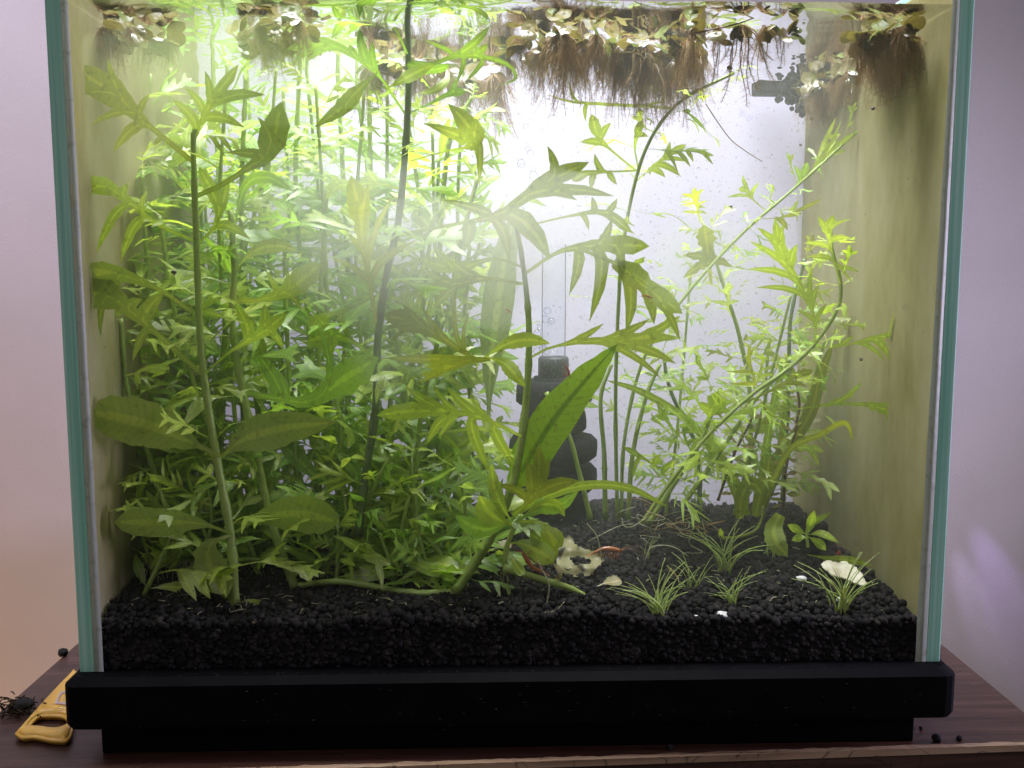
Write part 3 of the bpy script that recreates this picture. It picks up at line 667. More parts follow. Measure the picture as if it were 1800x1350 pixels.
rootlets(W, 412, 1060, .028, 3, .008)

W = plant_at('stem_plant', 516, 1028, 0.045, 'second tall plant from the left, its stem leaning left up from the horizontal runner', 'aquarium plant', G1)
ln = stem(W, S([(518, 1030), (490, 960), (468, 880), (440, 750), (418, 640), (408, 560), (412, 470), (405, 370)], .045, .05), .0022, .0014, nodes=9)
hero(W, .045, .034, [(425, 688), (485, 700), (545, 705), (600, 668), (666, 628)], 60, lobes=[(.25, 445, 613, 32), (.33, 488, 655, 12), (.55, 555, 560, 12)], matname='fresh', teeth=.12)
hero(W, .045, .036, [(410, 530), (460, 526), (505, 510), (566, 462)], 44, lobes=[(.5, 465, 474, 12), (.66, 500, 470, 9), (.6, 530, 545, 12)], matname='wisteria_dark', teeth=.15)
hero(W, .048, .046, [(408, 420), (430, 330), (470, 312), (518, 338)], 22, 'lance', matname='fresh')
hero(W, .046, .036, [(412, 475), (450, 440), (490, 432), (525, 442)], 26, 'lance', matname='wisteria_dark')
hero(W, .046, .036, [(408, 535), (440, 570), (455, 600), (470, 640)], 22, 'lance', matname='wisteria_dark')
auto_leaves(W, ln, 12, .037, 'wist', ['wisteria', 'fresh'], .08, .98, grow=.3)
rootlets(W, 517, 1030, .045, 5, .010)

rn = stem(W, S([(800, 1040), (740, 1043), (690, 1037), (600, 1022), (516, 1030)], .036, .045), .0019, .0015, 'stem', 'runner', nodes=3)
for px in (660, 690, 575): rootlets(W, px, 1036, .04, 3, .009)

W = plant_at('stem_plant', 800, 1040, 0.036, 'central plant with a thick slanting stem rising from the runner end', 'aquarium plant', G1)
ln = stem(W, S([(800, 1040), (850, 965), (892, 880), (914, 790), (926, 690), (930, 600), (926, 520), (914, 430), (903, 378)], .036, .045), .0026, .0009, nodes=7)
hero(W, .034, .028, [(862, 632), (830, 628), (770, 590), (725, 568), (674, 552)], 40, lobes=[(.56, 707, 534, 17), (.40, 739, 537, 11), (.74, 676, 580, 10), (.66, 687, 600, 9), (.12, 677, 630, 18), (.08, 698, 673, 19), (.06, 733, 676, 14), (.22, 803, 500, 9), (.26, 828, 540, 7)], matname='olive', teeth=.06)
hero(W, .034, .030, [(845, 632), (890, 605), (930, 597), (967, 604)], 27, 'lance', matname='wisteria_dark')
hero(W, .034, .030, [(852, 626), (885, 638), (905, 658), (923, 681)], 26, 'lance', matname='wisteria')
hero(W, .038, .030, [(930, 602), (895, 608), (862, 630)], 6, 'thin', matname='wisteria_dark')
hero(W, .038, .026, [(917, 767), (842, 733), (790, 725), (730, 722), (662, 730)], 32, lobes=[(.42, 714, 681, 19), (.36, 758, 671, 11), (.22, 784, 679, 17), (.15, 822, 690, 8), (.44, 749, 783, 18), (.36, 771, 773, 10), (.26, 866, 839, 21), (.16, 918, 838, 21)], matname='wisteria')
hero(W, .038, .040, [(934, 628), (965, 612), (1020, 601), (1090, 598), (1192, 592)], 24, lobes=[(.36, 1062, 568, 12), (.55, 1165, 668, 14), (.68, 1190, 640, 18), (.6, 1142, 560, 16), (.78, 1195, 555, 18)], matname='wisteria_dark')
hero(W, .044, .040, [(705, 412), (800, 394), (880, 375), (960, 320), (1036, 285)], 34, lobes=[(.52, 968, 458, 38), (.66, 1015, 352, 18), (.78, 962, 256, 17), (.62, 1080, 345, 22), (.35, 815, 440, 26), (.44, 895, 460, 22), (.45, 770, 350, 18)], matname='wisteria_dark')
hero(W, .044, .040, [(924, 480), (985, 442), (1060, 430), (1142, 433)], 36, lobes=[(.55, 1036, 566, 24), (.42, 1000, 520, 20), (.62, 1075, 385, 16), (.72, 1090, 500, 16)], matname='wisteria_dark')
hero(W, .044, .036, [(1020, 438), (1085, 465), (1130, 500), (1200, 552)], 38, lobes=[(.35, 1100, 588, 24), (.30, 1148, 506, 40), (.6, 1150, 570, 20), (.75, 1196, 600, 15)], matname='wisteria_dark')
hero(W, .044, .046, [(915, 400), (1000, 380), (1062, 374), (1112, 410)], 19, lobes=[(.55, 1040, 345, 12), (.65, 1085, 348, 12), (.45, 1035, 405, 10)], matname='wisteria_dark')
hero(W, .044, .040, [(926, 500), (860, 490), (800, 500), (720, 520)], 30, lobes=[(.4, 790, 455, 20), (.55, 760, 545, 18), (.6, 740, 470, 16)], matname='wisteria_dark')
hero(W, .044, .048, [(920, 470), (870, 455), (800, 470), (735, 455)], 26, lobes=[(.5, 790, 510, 18), (.6, 760, 430, 16)], matname='wisteria_dark')
auto_leaves(W, ln, 5, .026, 'wist', ['wisteria', 'fresh'], .04, .36)
rootlets(W, 808, 1042, .036, 6, .008)

W = plant_at('stem_plant', 638, 850, 0.055, 'dark stemmed plant reaching the surface, with fresh curling leaves at its top', 'aquarium plant', G1)
ln = stem(W, S([(630, 940), (640, 850), (660, 720), (664, 600), (680, 480), (700, 390), (712, 270), (718, 150), (716, 30)], .055, .045), .0021, .0014, 'stem_dark', nodes=9)
hero(W, .045, .036, [(716, 95), (690, 45), (650, 30), (592, 12)], 26, lobes=[(.8, 583, 70, 20), (.6, 610, 62, 12)], matname='fresh')
hero(W, .046, .036, [(716, 206), (685, 160), (661, 128), (610, 90), (560, 76), (500, 88)], 24, lobes=[(.45, 632, 48, 18), (.55, 614, 78, 14), (.75, 517, 110, 14), (.68, 537, 110, 12), (.36, 655, 70, 14)], matname='fresh')
hero(W, .040, .034, [(663, 128), (630, 158), (600, 190), (552, 224)], 30, 'lance', lobes=[(.55, 607, 200, 11)], matname='wisteria_dark')
hero(W, .045, .036, [(716, 108), (760, 112), (800, 99), (850, 100), (895, 115), (906, 138), (880, 149)], 9, 'thin', lobes=[(.32, 862, 44, 17), (.45, 858, 76, 17), (.3, 745, 70, 9), (.40, 800, 150, 9), (.5, 815, 146, 9)], matname='fresh')
hero(W, .045, .036, [(716, 112), (745, 122), (775, 120), (790, 112)], 16, 'ribbon', matname='fresh')
hero(W, .045, .036, [(782, 112), (786, 138), (765, 158), (732, 165)], 15, 'lance', matname='wisteria_dark')
hero(W, .038, .034, [(678, 157), (708, 140), (738, 124), (764, 113)], 24, 'lance', matname='wisteria')
hero(W, .046, .040, [(722, 283), (775, 268), (815, 260), (832, 250), (838, 208)], 14, lobes=[(.62, 787, 182, 40), (.55, 743, 216, 24), (.32, 707, 267, 16), (.28, 752, 298, 8), (.7, 815, 300, 20), (.72, 842, 330, 14)], matname='wisteria_dark')
hero(W, .048, .05, [(716, 200), (750, 185), (790, 165), (820, 160)], 16, lobes=[(.7, 800, 140, 12)], matname='fresh')
hero(W, .052, .030, [(662, 570), (648, 488), (636, 420), (632, 370), (617, 308)], 40, lobes=[(.45, 647, 322, 26), (.28, 692, 343, 13), (.4, 610, 410, 12), (.18, 733, 422, 15), (.22, 578, 452, 11)], matname='olive', teeth=.12)
hero(W, .052, .045, [(662, 520), (610, 545), (560, 560), (548, 590)], 24, lobes=[(.5, 560, 605, 14), (.4, 620, 600, 14)], matname='wisteria_dark')
hero(W, .052, .040, [(664, 640), (620, 600), (580, 590), (540, 600)], 40, lobes=[(.5, 560, 560, 18), (.5, 575, 640, 18)], matname='wisteria')
auto_leaves(W, ln, 13, .036, 'wist', ['wisteria', 'fresh'], .12, .97, grow=.3)

# broad pointed leaf plant
SWG = 'broad undivided leaf plants'
W = plant_at('sword_plant', 880, 905, 0.040, 'low plant bearing the single big pointed bright green leaf in the middle', 'aquarium plant', SWG)
M['sword'] = leaf_mat('sword_leaf', (0.19, 0.34, 0.03), (0.25, 0.42, 0.04), (1.3, 1.25, 0.5), 0.6, (0.16, 0.20, 0.02), 0.5, nscale=120, fleck=420, vein=(0.30, 0.36, 0.4), mid=0.80, tip=1.12)
hero(W, .042, .036, [(884, 886), (905, 850), (925, 815), (975, 735), (1035, 662), (1086, 604)], 74, 'lance', matname='sword', teeth=.0, n=26)
hero(W, .046, .050, [(900, 905), (960, 872), (1030, 853), (1105, 858), (1176, 892)], 17, 'ribbon', matname='bright', teeth=0)
W = plant_at('sword_plant', 868, 890, 0.085, 'tall pale upright leaf blurred behind the biofilm in the centre', 'aquarium plant', SWG)
hero(W, .095, .085, [(858, 760), (862, 650), (872, 560), (888, 450), (908, 362)], 56, 'lance', matname='pale', teeth=0)
stem(W, S([(846, 890), (852, 820), (858, 760)], .095), .0012, .0009, 'stem', 'petiole')

# rosette at the foot of the central stem
W = plant_at('stem_plant', 900, 940, 0.034, 'short leafy side shoot at the foot of the central stem', 'aquarium plant', 'short leafy shoots')
ln = stem(W, S([(888, 1010), (890, 965), (905, 925), (915, 905)], .034), .0014, .0011)
hero(W, .034, .028, [(904, 918), (930, 880), (945, 855), (948, 780)], 24, lobes=[(.35, 925, 808, 24), (.5, 966, 800, 13), (.3, 1019, 845, 26), (.25, 870, 850, 16)], matname='olive')
hero(W, .033, .028, [(905, 918), (950, 895), (985, 888), (1018, 862)], 26, 'lance', matname='fresh')
hero(W, .033, .025, [(915, 910), (950, 888), (980, 890), (993, 908)], 22, 'lance', matname='bright')
hero(W, .033, .026, [(912, 917), (940, 918), (965, 935), (988, 962)], 34, lobes=[(.4, 978, 985, 24), (.3, 950, 965, 18)], matname='wisteria')
hero(W, .033, .026, [(910, 917), (935, 940), (955, 955), (975, 988)], 22, 'lance', matname='wisteria')
hero(W, .033, .026, [(900, 922), (875, 912), (855, 895), (842, 870)], 44, 'lance', matname='wisteria', teeth=.12)
hero(W, .033, .026, [(900, 918), (880, 885), (868, 850), (864, 815)], 24, 'lance', matname='wisteria')
hero(W, .033, .022, [(893, 955), (915, 955), (945, 968), (974, 988)], 38, 'ovate', matname='wisteria', teeth=.03)
hero(W, .033, .024, [(892, 960), (900, 980), (912, 1000), (922, 1010)], 18, 'ovate', matname='wisteria')
hero(W, .034, .028, [(902, 915), (860, 930), (830, 925), (800, 905)], 36, 'lance', matname='fresh', teeth=.1)
rootlets(W, 888, 1005, .033, 5, .014)

bs = empty('broken_stem', P(960, 1022, .030), 'cut piece of thick green stem lying on the soil, jagged end right', 'plant cutting')
stem(bs, S([(885, 998), (960, 1021), (1005, 1035), (1030, 1050), (1042, 1060)], .030, .026), .0019, .0010, 'stem', 'stalk', nodes=3)
hero(bs, .029, .027, [(975, 1022), (985, 1010), (978, 995), (960, 985)], 9, 'thin', matname='dead', name='withered_leaf')

# ------------------------------------------------------------------ background stems, left and centre
GB = 'finely divided leaf plants crowding the left rear'
BK = [
 ([(230, 900), (212, 700), (205, 500), (215, 330), (240, 170)], .10, 'wist', ('wisteria',), .030, 11, 'olive shaded plant close to the algae on the left glass'),
 ([(352, 960), (290, 880), (262, 800), (225, 690), (212, 560)], .052, 'wist', ('wisteria_dark', 'wisteria'), .028, 9, 'thick slanting stem leaning to the left glass low down'),
 ([(300, 890), (292, 600), (285, 380), (300, 120)], .14, 'fine', ('fresh',), .030, 12, 'fine leaved plant behind the front left stem, nearest the left rear corner'),
 ([(385, 885), (395, 600), (385, 330), (372, 80)], .155, 'fine', ('fresh', 'bright'), .032, 13, 'bright feathery plant at the rear glass behind the front left stem'),
 ([(475, 900), (445, 640), (425, 400), (432, 130)], .095, 'wist', ('fresh',), .034, 12, 'pale green bushy plant behind the second tall plant from the left'),
 ([(465, 890), (485, 700), (462, 450), (470, 200)], .15, 'fine', ('fresh', 'bright'), .034, 12, 'bright feathery plant between the second stem and the dark stem, at the rear'),
 ([(560, 905), (545, 600), (520, 350), (528, 90)], .12, 'fine', ('fresh', 'bright'), .034, 13, 'tall bright plant whose top glows yellow green under the second root clump'),
 ([(600, 885), (615, 600), (604, 330), (590, 60)], .15, 'wist', ('bright', 'fresh'), .034, 12, 'bright plant just left of the dark stem reaching the surface'),
 ([(650, 900), (690, 650), (655, 350), (648, 90)], .13, 'fine', ('fresh',), .034, 13, 'light green feathery plant directly behind the dark stem'),
 ([(745, 905), (765, 650), (772, 450), (790, 250), (830, 170)], .13, 'fine', ('fresh', 'wisteria'), .032, 12, 'fine leaved plant right of the dark stem bending right near the surface'),
 ([(805, 912), (792, 700), (800, 480), (840, 310)], .10, 'wist', ('wisteria',), .030, 8, 'greyish plant veiled by biofilm left of the tall pale leaf'),
 ([(700, 945), (722, 800), (704, 640), (690, 560)], .085, 'wist', ('wisteria', 'fresh'), .028, 9, 'half height plant between the dark stem and the central stem'),
 ([(300, 985), (262, 860), (230, 760), (215, 700)], .075, 'lance', ('wisteria', 'wisteria_dark'), .022, 7, 'short shaded shoot low beside the left glass'),
 ([(560, 960), (575, 860), (600, 770), (590, 700)], .065, 'wist', ('wisteria', 'fresh'), .026, 9, 'bushy shoot with hanging leaves low behind the oval leaf pair'),
 ([(655, 985), (640, 920), (660, 850), (690, 800)], .06, 'wist', ('wisteria', 'fresh'), .024, 8, 'leafy shoot rising from the runner left of the central stem'),
 ([(740, 985), (760, 900), (790, 850), (800, 790)], .07, 'lance', ('fresh', 'bright'), .026, 8, 'broad leaved shoot between the runner and the tall pale leaf'),
]
for pts, Y, kind, mats, L_, n, lab in BK:
    W = plant_at('stem_plant', pts[0][0], pts[0][1], Y, lab, 'aquarium plant', GB)
    ln = stem(W, S(pts, Y), .0016 if kind == 'fine' else .0019, .0011, 'stem', nodes=n)
    auto_leaves(W, ln, int(n*1.25), L_*1.12, [kind, kind, kind, 'lance', 'wist', 'thin'], list(mats), .08, .98, per=2 if kind != 'fine' else 3, grow=.4)

GK = 'slender stems of the left rear thicket'
for k in range(16):
    x = 170+k*43+R.uniform(-8, 8); Y = R.uniform(.11, .178); top = R.uniform(60, 420) if k % 3 else R.uniform(60, 200); xt = x+R.uniform(-25, 25)
    W = plant_at('stem_plant', max(x, 320), 892, Y, 'slender leafy stem of the dense thicket before the left rear glass, %s from the left' % ORD[k], 'aquarium plant', GK)
    kind, mt = R.choice([('fine', ['fresh', 'bright']), ('wist', ['fresh', 'sprite']), ('wist', ['fresh', 'wisteria']), ('fine', ['fresh', 'fresh'])])
    ln = stem(W, S([(max(x, 320), 892), (x+R.uniform(-20, 20), 650), (x+R.uniform(-12, 12), 400 if top < 300 else 560), (xt, top)], Y), .0013, .0009, 'stem', nodes=10)
    auto_leaves(W, ln, 11, R.uniform(.034, .046), [kind, kind, 'wist', 'lance', 'thin'], mt+[R.choice(['wisteria', 'sprite', 'fresh'])], .10, .98, per=3, grow=.35)
for k in range(16):
    px, Y = 235+k*41+R.uniform(-12, 12), R.uniform(.05, .15); g = P(px, 940, Y); g.z = gravel_z(g.x, g.y)
    W = empty('sprout', g, 'leafy sprout in the tangled undergrowth behind the runner, %s from the left' % ORD[k], 'aquarium plant', 'sprouts tangled along the runner')
    ln = stem(W, [g, g+Vector((R.uniform(-.006, .006), 0, .014)), g+Vector((R.uniform(-.014, .014), R.uniform(-.005, .005), R.uniform(.03, .05)))], .0013, .0009, n=14)
    auto_leaves(W, ln, 6, R.uniform(.024, .034), ['wist', 'wist', 'lance'], R.choice(['wisteria', 'fresh', 'fresh', 'bright']), .1, 1, up=.5, grow=.2)

for pts, Y, lab, mats in [
    ([(205, 950), (190, 800), (175, 620), (180, 480)], .060, 'leafy plant squeezed against the left glass at mid height', ['wisteria_dark', 'wisteria']),
    ([(285, 985), (268, 780), (262, 560), (250, 300)], .075, 'leafy plant left of the front left stem reaching two thirds up', ['wisteria', 'wisteria_dark']),
    ([(450, 990), (380, 800), (310, 560), (280, 380)], .060, 'plant leaning left behind the front left stem', ['wisteria']),
    ([(540, 990), (520, 800), (505, 600), (500, 420)], .070, 'leafy plant between the second tall stem and the dark stem, middle layer', ['wisteria', 'fresh']),
    ([(610, 980), (585, 800), (560, 620), (575, 330)], .080, 'leafy plant just left of the dark stem, middle layer', ['wisteria', 'fresh']),
    ([(710, 990), (730, 830), (745, 700), (780, 560)], .065, 'leafy plant between dark stem and central stem, leaning right', ['wisteria', 'wisteria_dark']),
    ([(660, 985), (690, 760), (735, 600), (760, 380)], .085, 'plant veiled by biofilm right of the dark stem', ['wisteria']),
    ([(390, 960), (385, 760), (400, 560), (460, 330)], .085, 'leafy plant behind and right of the front left stem', ['wisteria', 'fresh'])]:
    W = plant_at('stem_plant', pts[0][0], pts[0][1], Y, lab, 'aquarium plant', 'leafy plants of the middle layer on the left')
    ln = stem(W, S(pts, Y), .0015, .0010, 'stem', nodes=10)
    auto_leaves(W, ln, 12, R.uniform(.032, .038), ['wist', 'wist', 'fine'], mats, .08, 1, per=2, grow=.25)

for pts, Y, lab, mats in [
    ([(240, 960), (205, 700), (170, 420), (165, 190)], .085, 'tall plant hugging the left glass up to the first root clump', ['wisteria', 'wisteria_dark']),
    ([(330, 950), (300, 700), (250, 420), (265, 130)], .11, 'tall plant reaching the surface right of the first root clump', ['wisteria', 'fresh']),
    ([(430, 950), (410, 700), (385, 420), (400, 110)], .07, 'tall plant with a bushy top just right of the front left stem', ['wisteria', 'fresh']),
    ([(500, 950), (500, 700), (470, 400), (485, 120)], .10, 'tall plant with its top under the second root clump', ['fresh', 'wisteria']),
    ([(570, 950), (580, 700), (570, 400), (555, 150)], .085, 'tall plant with its top right of the second root clump', ['fresh', 'wisteria']),
    ([(640, 950), (640, 700), (625, 420), (640, 160)], .10, 'tall plant standing close left of the dark stem near the surface', ['fresh', 'wisteria']),
    ([(770, 950), (770, 700), (765, 450), (760, 230)], .11, 'tall plant close right of the dark stem, veiled by biofilm', ['wisteria']),
    ([(820, 950), (830, 760), (815, 560), (850, 400)], .12, 'plant behind the olive lobed leaf left of the central stem', ['wisteria', 'fresh'])]:
    W = plant_at('stem_plant', pts[0][0], pts[0][1], Y, lab, 'aquarium plant', 'tall leafy plants filling the upper left')
    ln = stem(W, S(pts, Y), .0012, .0008, 'stem', nodes=10)
    auto_leaves(W, ln, 13, R.uniform(.036, .044), ['wist', 'wist', 'fine', 'lance'], mats, .2, 1, per=2, grow=.15)

GS = 'small leafy sprouts in the undergrowth'
SPR = [(270, 985, .06, 'wisteria_dark', 'dim sprout on the dark mound in the left front corner'), (345, 1000, .06, 'wisteria', 'sprout just left of the foot of the front left stem'),
       (455, 985, .075, 'wisteria', 'sprout between the feet of the two tall left stems'), (590, 1010, .052, 'wisteria', 'sprout above the left half of the runner'),
       (625, 960, .10, 'fresh', 'pale sprout deep behind the left half of the runner'), (690, 1010, .05, 'wisteria', 'sprout above the knot in the middle of the runner'),
       (755, 1012, .05, 'fresh', 'bright sprout above the right half of the runner'), (720, 945, .12, 'bright', 'yellow green sprout at the rear, left of the sponge filter'),
       (520, 940, .12, 'fresh', 'pale sprout at the rear behind the second stem'), (420, 930, .13, 'fresh', 'pale sprout at the rear behind the front left stem'),
       (835, 960, .07, 'fresh', 'sprout left of the central stem foot'), (790, 930, .11, 'bright', 'bright sprout at the foot of the tall pale leaf')]
for px, py, Y, mn, lab in SPR:
    g = P(px, py, Y); g.z = gravel_z(g.x, g.y)
    W = empty('sprout', g, lab, 'aquarium plant', GS)
    ln = stem(W, [g, g+Vector((R.uniform(-.004, .004), 0, .010)), g+Vector((R.uniform(-.010, .010), R.uniform(-.004, .004), .026))], .0012, .0008, n=12)
    auto_leaves(W, ln, 5, .026, ['wist', 'wist', 'lance'], mn, .15, 1, up=.55, grow=.2)
FS = [(250, 1000, .035, 'leafy front shoot at the left glass beside the trailing pale roots'), (330, 1000, .052, 'leafy front shoot left of the front left stem foot'), (458, 1005, .060, 'leafy front shoot right of the front left stem foot'),
      (565, 1008, .056, 'leafy front shoot over the left half of the runner'), (690, 1010, .054, 'leafy front shoot over the right half of the runner'),
      (775, 1015, .052, 'leafy front shoot beside the foot of the central stem'), (400, 960, .055, 'taller front shoot behind the hanging oval leaf')]
for n_, (px, py, Y, lab) in enumerate(FS):
    g = P(px, py, Y); g.z = gravel_z(g.x, g.y)
    W = empty('shoot', g, lab, 'aquarium plant', 'leafy shoots at the front of the left half')
    sx = R.choice((-1, 1)); ln = stem(W, [g, g+Vector((sx*.008, 0, .016)), g+Vector((sx*.013, R.uniform(-.003, .004), .032)), g+Vector((sx*.010, .0, R.uniform(.045, .062)))], .0013, .0008, n=18)
    auto_leaves(W, ln, 6, .036, ['wist', 'wist', 'fine', 'lance'], ['wisteria', 'fresh', 'wisteria'], .08, 1, up=.45, grow=.15)
    rootlets(W, px, py, Y, 4, .008)
for pts, Y, lab in [([(330, 1000), (400, 985), (470, 985), (530, 1000)], .05, 'pale stalk lying across the soil behind the two left stem feet'), ([(540, 1000), (620, 985), (700, 1000)], .055, 'pale stalk lying behind the middle of the runner'), ([(690, 1030), (740, 1000), (800, 985)], .045, 'pale stalk rising slantwise left of the central stem foot')]:
    th = empty('fallen_stalk', P(pts[0][0], pts[0][1], Y), lab, 'plant cutting', 'pale stalks lying in the undergrowth'); stem(th, S(pts, Y), .0012, .0009, 'stem', 'stalk', nodes=3)

GT = 'tufts of thread thin leaves'
for px, py, Y, lab in [(560, 930, .14, 'tuft of thread thin leaves at the rear behind the runner'), (680, 925, .15, 'tuft of thread thin leaves at the rear glass left of the dark stem foot'), (480, 925, .15, 'tuft of thread thin leaves at the rear glass, leftmost of its kind'), (770, 930, .15, 'tuft of thread thin leaves beside the sponge filter')]:
    g = P(px, py, Y); g.z = gravel_z(g.x, g.y)
    W = empty('thread_plant', g, lab, 'aquarium plant', GT)
    for _ in range(22): leaf_at(W, g+Vector((R.uniform(-.008, .008), R.uniform(-.006, .006), 0)), (R.uniform(-.8, .8), R.uniform(-.5, .3), 1), R.uniform(.02, .05), 'thin', R.choice(['fresh', 'bright', 'hairgrass']))

# ------------------------------------------------------------------ right half: narrow lobed plants
GR = 'narrow lobed plants of the right half'
W = plant_at('stem_plant', 1128, 918, 0.075, 'leaning plant on the right, its stem hooking up to a lobed crown', 'aquarium plant', GR)
ln = stem(W, S([(1128, 920), (1180, 845), (1245, 765), (1320, 695), (1390, 645), (1440, 595), (1474, 538), (1477, 490), (1463, 440), (1460, 400)], .075, .062), .0011, .0008, 'stem', nodes=8)
hero(W, .063, .058, [(1477, 500), (1462, 440), (1457, 405), (1466, 378)], 17, lobes=[(.5, 1437, 380, 13), (.45, 1496, 418, 11), (.3, 1412, 428, 10), (.2, 1415, 452, 9), (.62, 1496, 385, 6), (.15, 1512, 478, 8), (.2, 1500, 500, 6)], matname='sprite', teeth=.2)
hero(W, .066, .058, [(1432, 605), (1432, 560), (1405, 500), (1376, 450), (1362, 382)], 24, lobes=[(.78, 1330, 400, 12), (.82, 1378, 392, 10), (.64, 1316, 424, 12), (.6, 1402, 428, 17), (.5, 1310, 474, 13), (.38, 1328, 506, 11), (.3, 1440, 500, 12), (.34, 1428, 468, 10), (.22, 1400, 545, 9), (.2, 1455, 532, 8)], matname='sprite', teeth=.12)
hero(W, .066, .052, [(1438, 612), (1490, 606), (1540, 592), (1590, 582), (1646, 552)], 14, lobes=[(.5, 1600, 592, 8), (.42, 1572, 644, 15), (.3, 1556, 634, 9), (.15, 1500, 590, 9), (.7, 1622, 590, 10), (.35, 1570, 590, 10)], matname='bright', teeth=.2)
hero(W, .070, .055, [(1362, 724), (1440, 714), (1500, 710), (1548, 718), (1586, 748)], 14, lobes=[(.3, 1516, 670, 11), (.25, 1500, 690, 8), (.6, 1572, 724, 9), (.65, 1535, 724, 12), (.5, 1578, 712, 8)], matname='bright', teeth=.2)
hero(W, .072, .07, [(1300, 712), (1350, 690), (1400, 660), (1430, 652)], 14, lobes=[(.5, 1420, 680, 9), (.6, 1390, 640, 8)], matname='olive', teeth=.2)
auto_leaves(W, ln, 14, .026, 'sprite', ['bright', 'sprite'], .12, .92, per=2, grow=.3)

W = plant_at('stem_plant', 1092, 908, 0.125, 'long thin stem sweeping diagonally up to the right across the pale rear glass', 'aquarium plant', GR)
ln = stem(W, S([(1092, 908), (1098, 770), (1132, 630), (1200, 526), (1300, 415), (1400, 328), (1506, 232)], .125, .11), .0011, .0007, 'stem', nodes=8)
hero(W, .118, .112, [(1348, 372), (1325, 352), (1312, 335), (1298, 332)], 12, lobes=[(.4, 1277, 348, 6), (.5, 1305, 308, 8), (.4, 1335, 320, 7)], matname='sprite', teeth=.2)
hero(W, .115, .11, [(1410, 320), (1455, 272), (1508, 228)], 14, 'lance', lobes=[(.4, 1455, 240, 8), (.5, 1487, 265, 12), (.3, 1478, 210, 7)], matname='sprite', teeth=.2)
hero(W, .115, .11, [(1425, 305), (1450, 250), (1470, 205)], 9, 'lance', lobes=[(.5, 1478, 235, 7)], matname='sprite', teeth=.2)
hero(W, .118, .11, [(1370, 355), (1405, 320), (1420, 285)], 14, lobes=[(.5, 1395, 290, 9)], matname='fresh')
hero(W, .12, .11, [(1340, 385), (1380, 380), (1445, 350)], 8, lobes=[(.5, 1410, 375, 8), (.3, 1385, 405, 11)], matname='olive')
auto_leaves(W, ln, 12, .026, 'sprite', ['sprite', 'fresh'], .2, .97, per=3, grow=.2)

W = plant_at('stem_plant', 1085, 914, 0.10, 'slender upright stem right of the pointed leaf, bending right under the roots', 'aquarium plant', GR)
ln = stem(W, S([(1085, 914), (1082, 700), (1088, 520), (1098, 410), (1132, 270), (1192, 182), (1290, 128)], .10, .085), .0011, .0008, 'stem', nodes=8)
hero(W, .095, .088, [(1112, 325), (1150, 290), (1178, 270), (1206, 254)], 13, lobes=[(.5, 1178, 248, 9), (.45, 1207, 284, 9), (.3, 1197, 310, 13), (.25, 1170, 312, 12)], matname='sprite')
hero(W, .095, .088, [(1120, 300), (1070, 302), (1030, 305), (1005, 318)], 18, lobes=[(.4, 1045, 270, 12), (.5, 1040, 335, 12), (.3, 1085, 325, 12)], matname='wisteria_dark')
hero(W, .093, .088, [(1122, 295), (1116, 262), (1120, 235), (1128, 212)], 16, lobes=[(.6, 1140, 240, 10)], matname='sprite')
hero(W, .093, .088, [(1160, 235), (1135, 225), (1126, 205), (1124, 190)], 12, lobes=[(.5, 1108, 205, 8)], matname='sprite')
hero(W, .092, .086, [(1178, 200), (1200, 195), (1217, 205), (1240, 228)], 7, lobes=[(.4, 1215, 195, 9)], matname='fresh')
hero(W, .092, .088, [(1180, 190), (1120, 186), (1060, 183), (1000, 178), (960, 165)], 6, 'thin', lobes=[(.6, 1030, 215, 8), (.7, 1000, 140, 6)], matname='sprite')
hero(W, .095, .09, [(1118, 300), (1070, 260), (1050, 235), (1040, 200)], 22, lobes=[(.4, 1020, 250, 14), (.5, 1075, 215, 14)], matname='sprite')
auto_leaves(W, ln, 12, .030, ['sprite', 'fine'], ['sprite', 'wisteria'], .3, .98, grow=.2)
for k, (pts, Y, lab) in enumerate([([(1064, 912), (1062, 800), (1056, 700), (1075, 640)], .11, 'pale bare stem just right of the pointed leaf'), ([(1104, 912), (1112, 800), (1135, 700), (1160, 640)], .115, 'pale bare stem leaning right beside the slender upright stem'), ([(1038, 912), (1018, 830), (998, 760), (960, 690)], .09, 'thin stem crossing in front of the sponge filter, leaning left')]):
    W = plant_at('stem_plant', pts[0][0], pts[0][1], Y, lab, 'aquarium plant', GR)
    ln = stem(W, S(pts, Y), .0015, .0010, 'stem', nodes=4)
    if k != 2: auto_leaves(W, ln, 4, .020, ['sprite', 'lance'], ['fresh', 'sprite'], .6, 1, per=2)

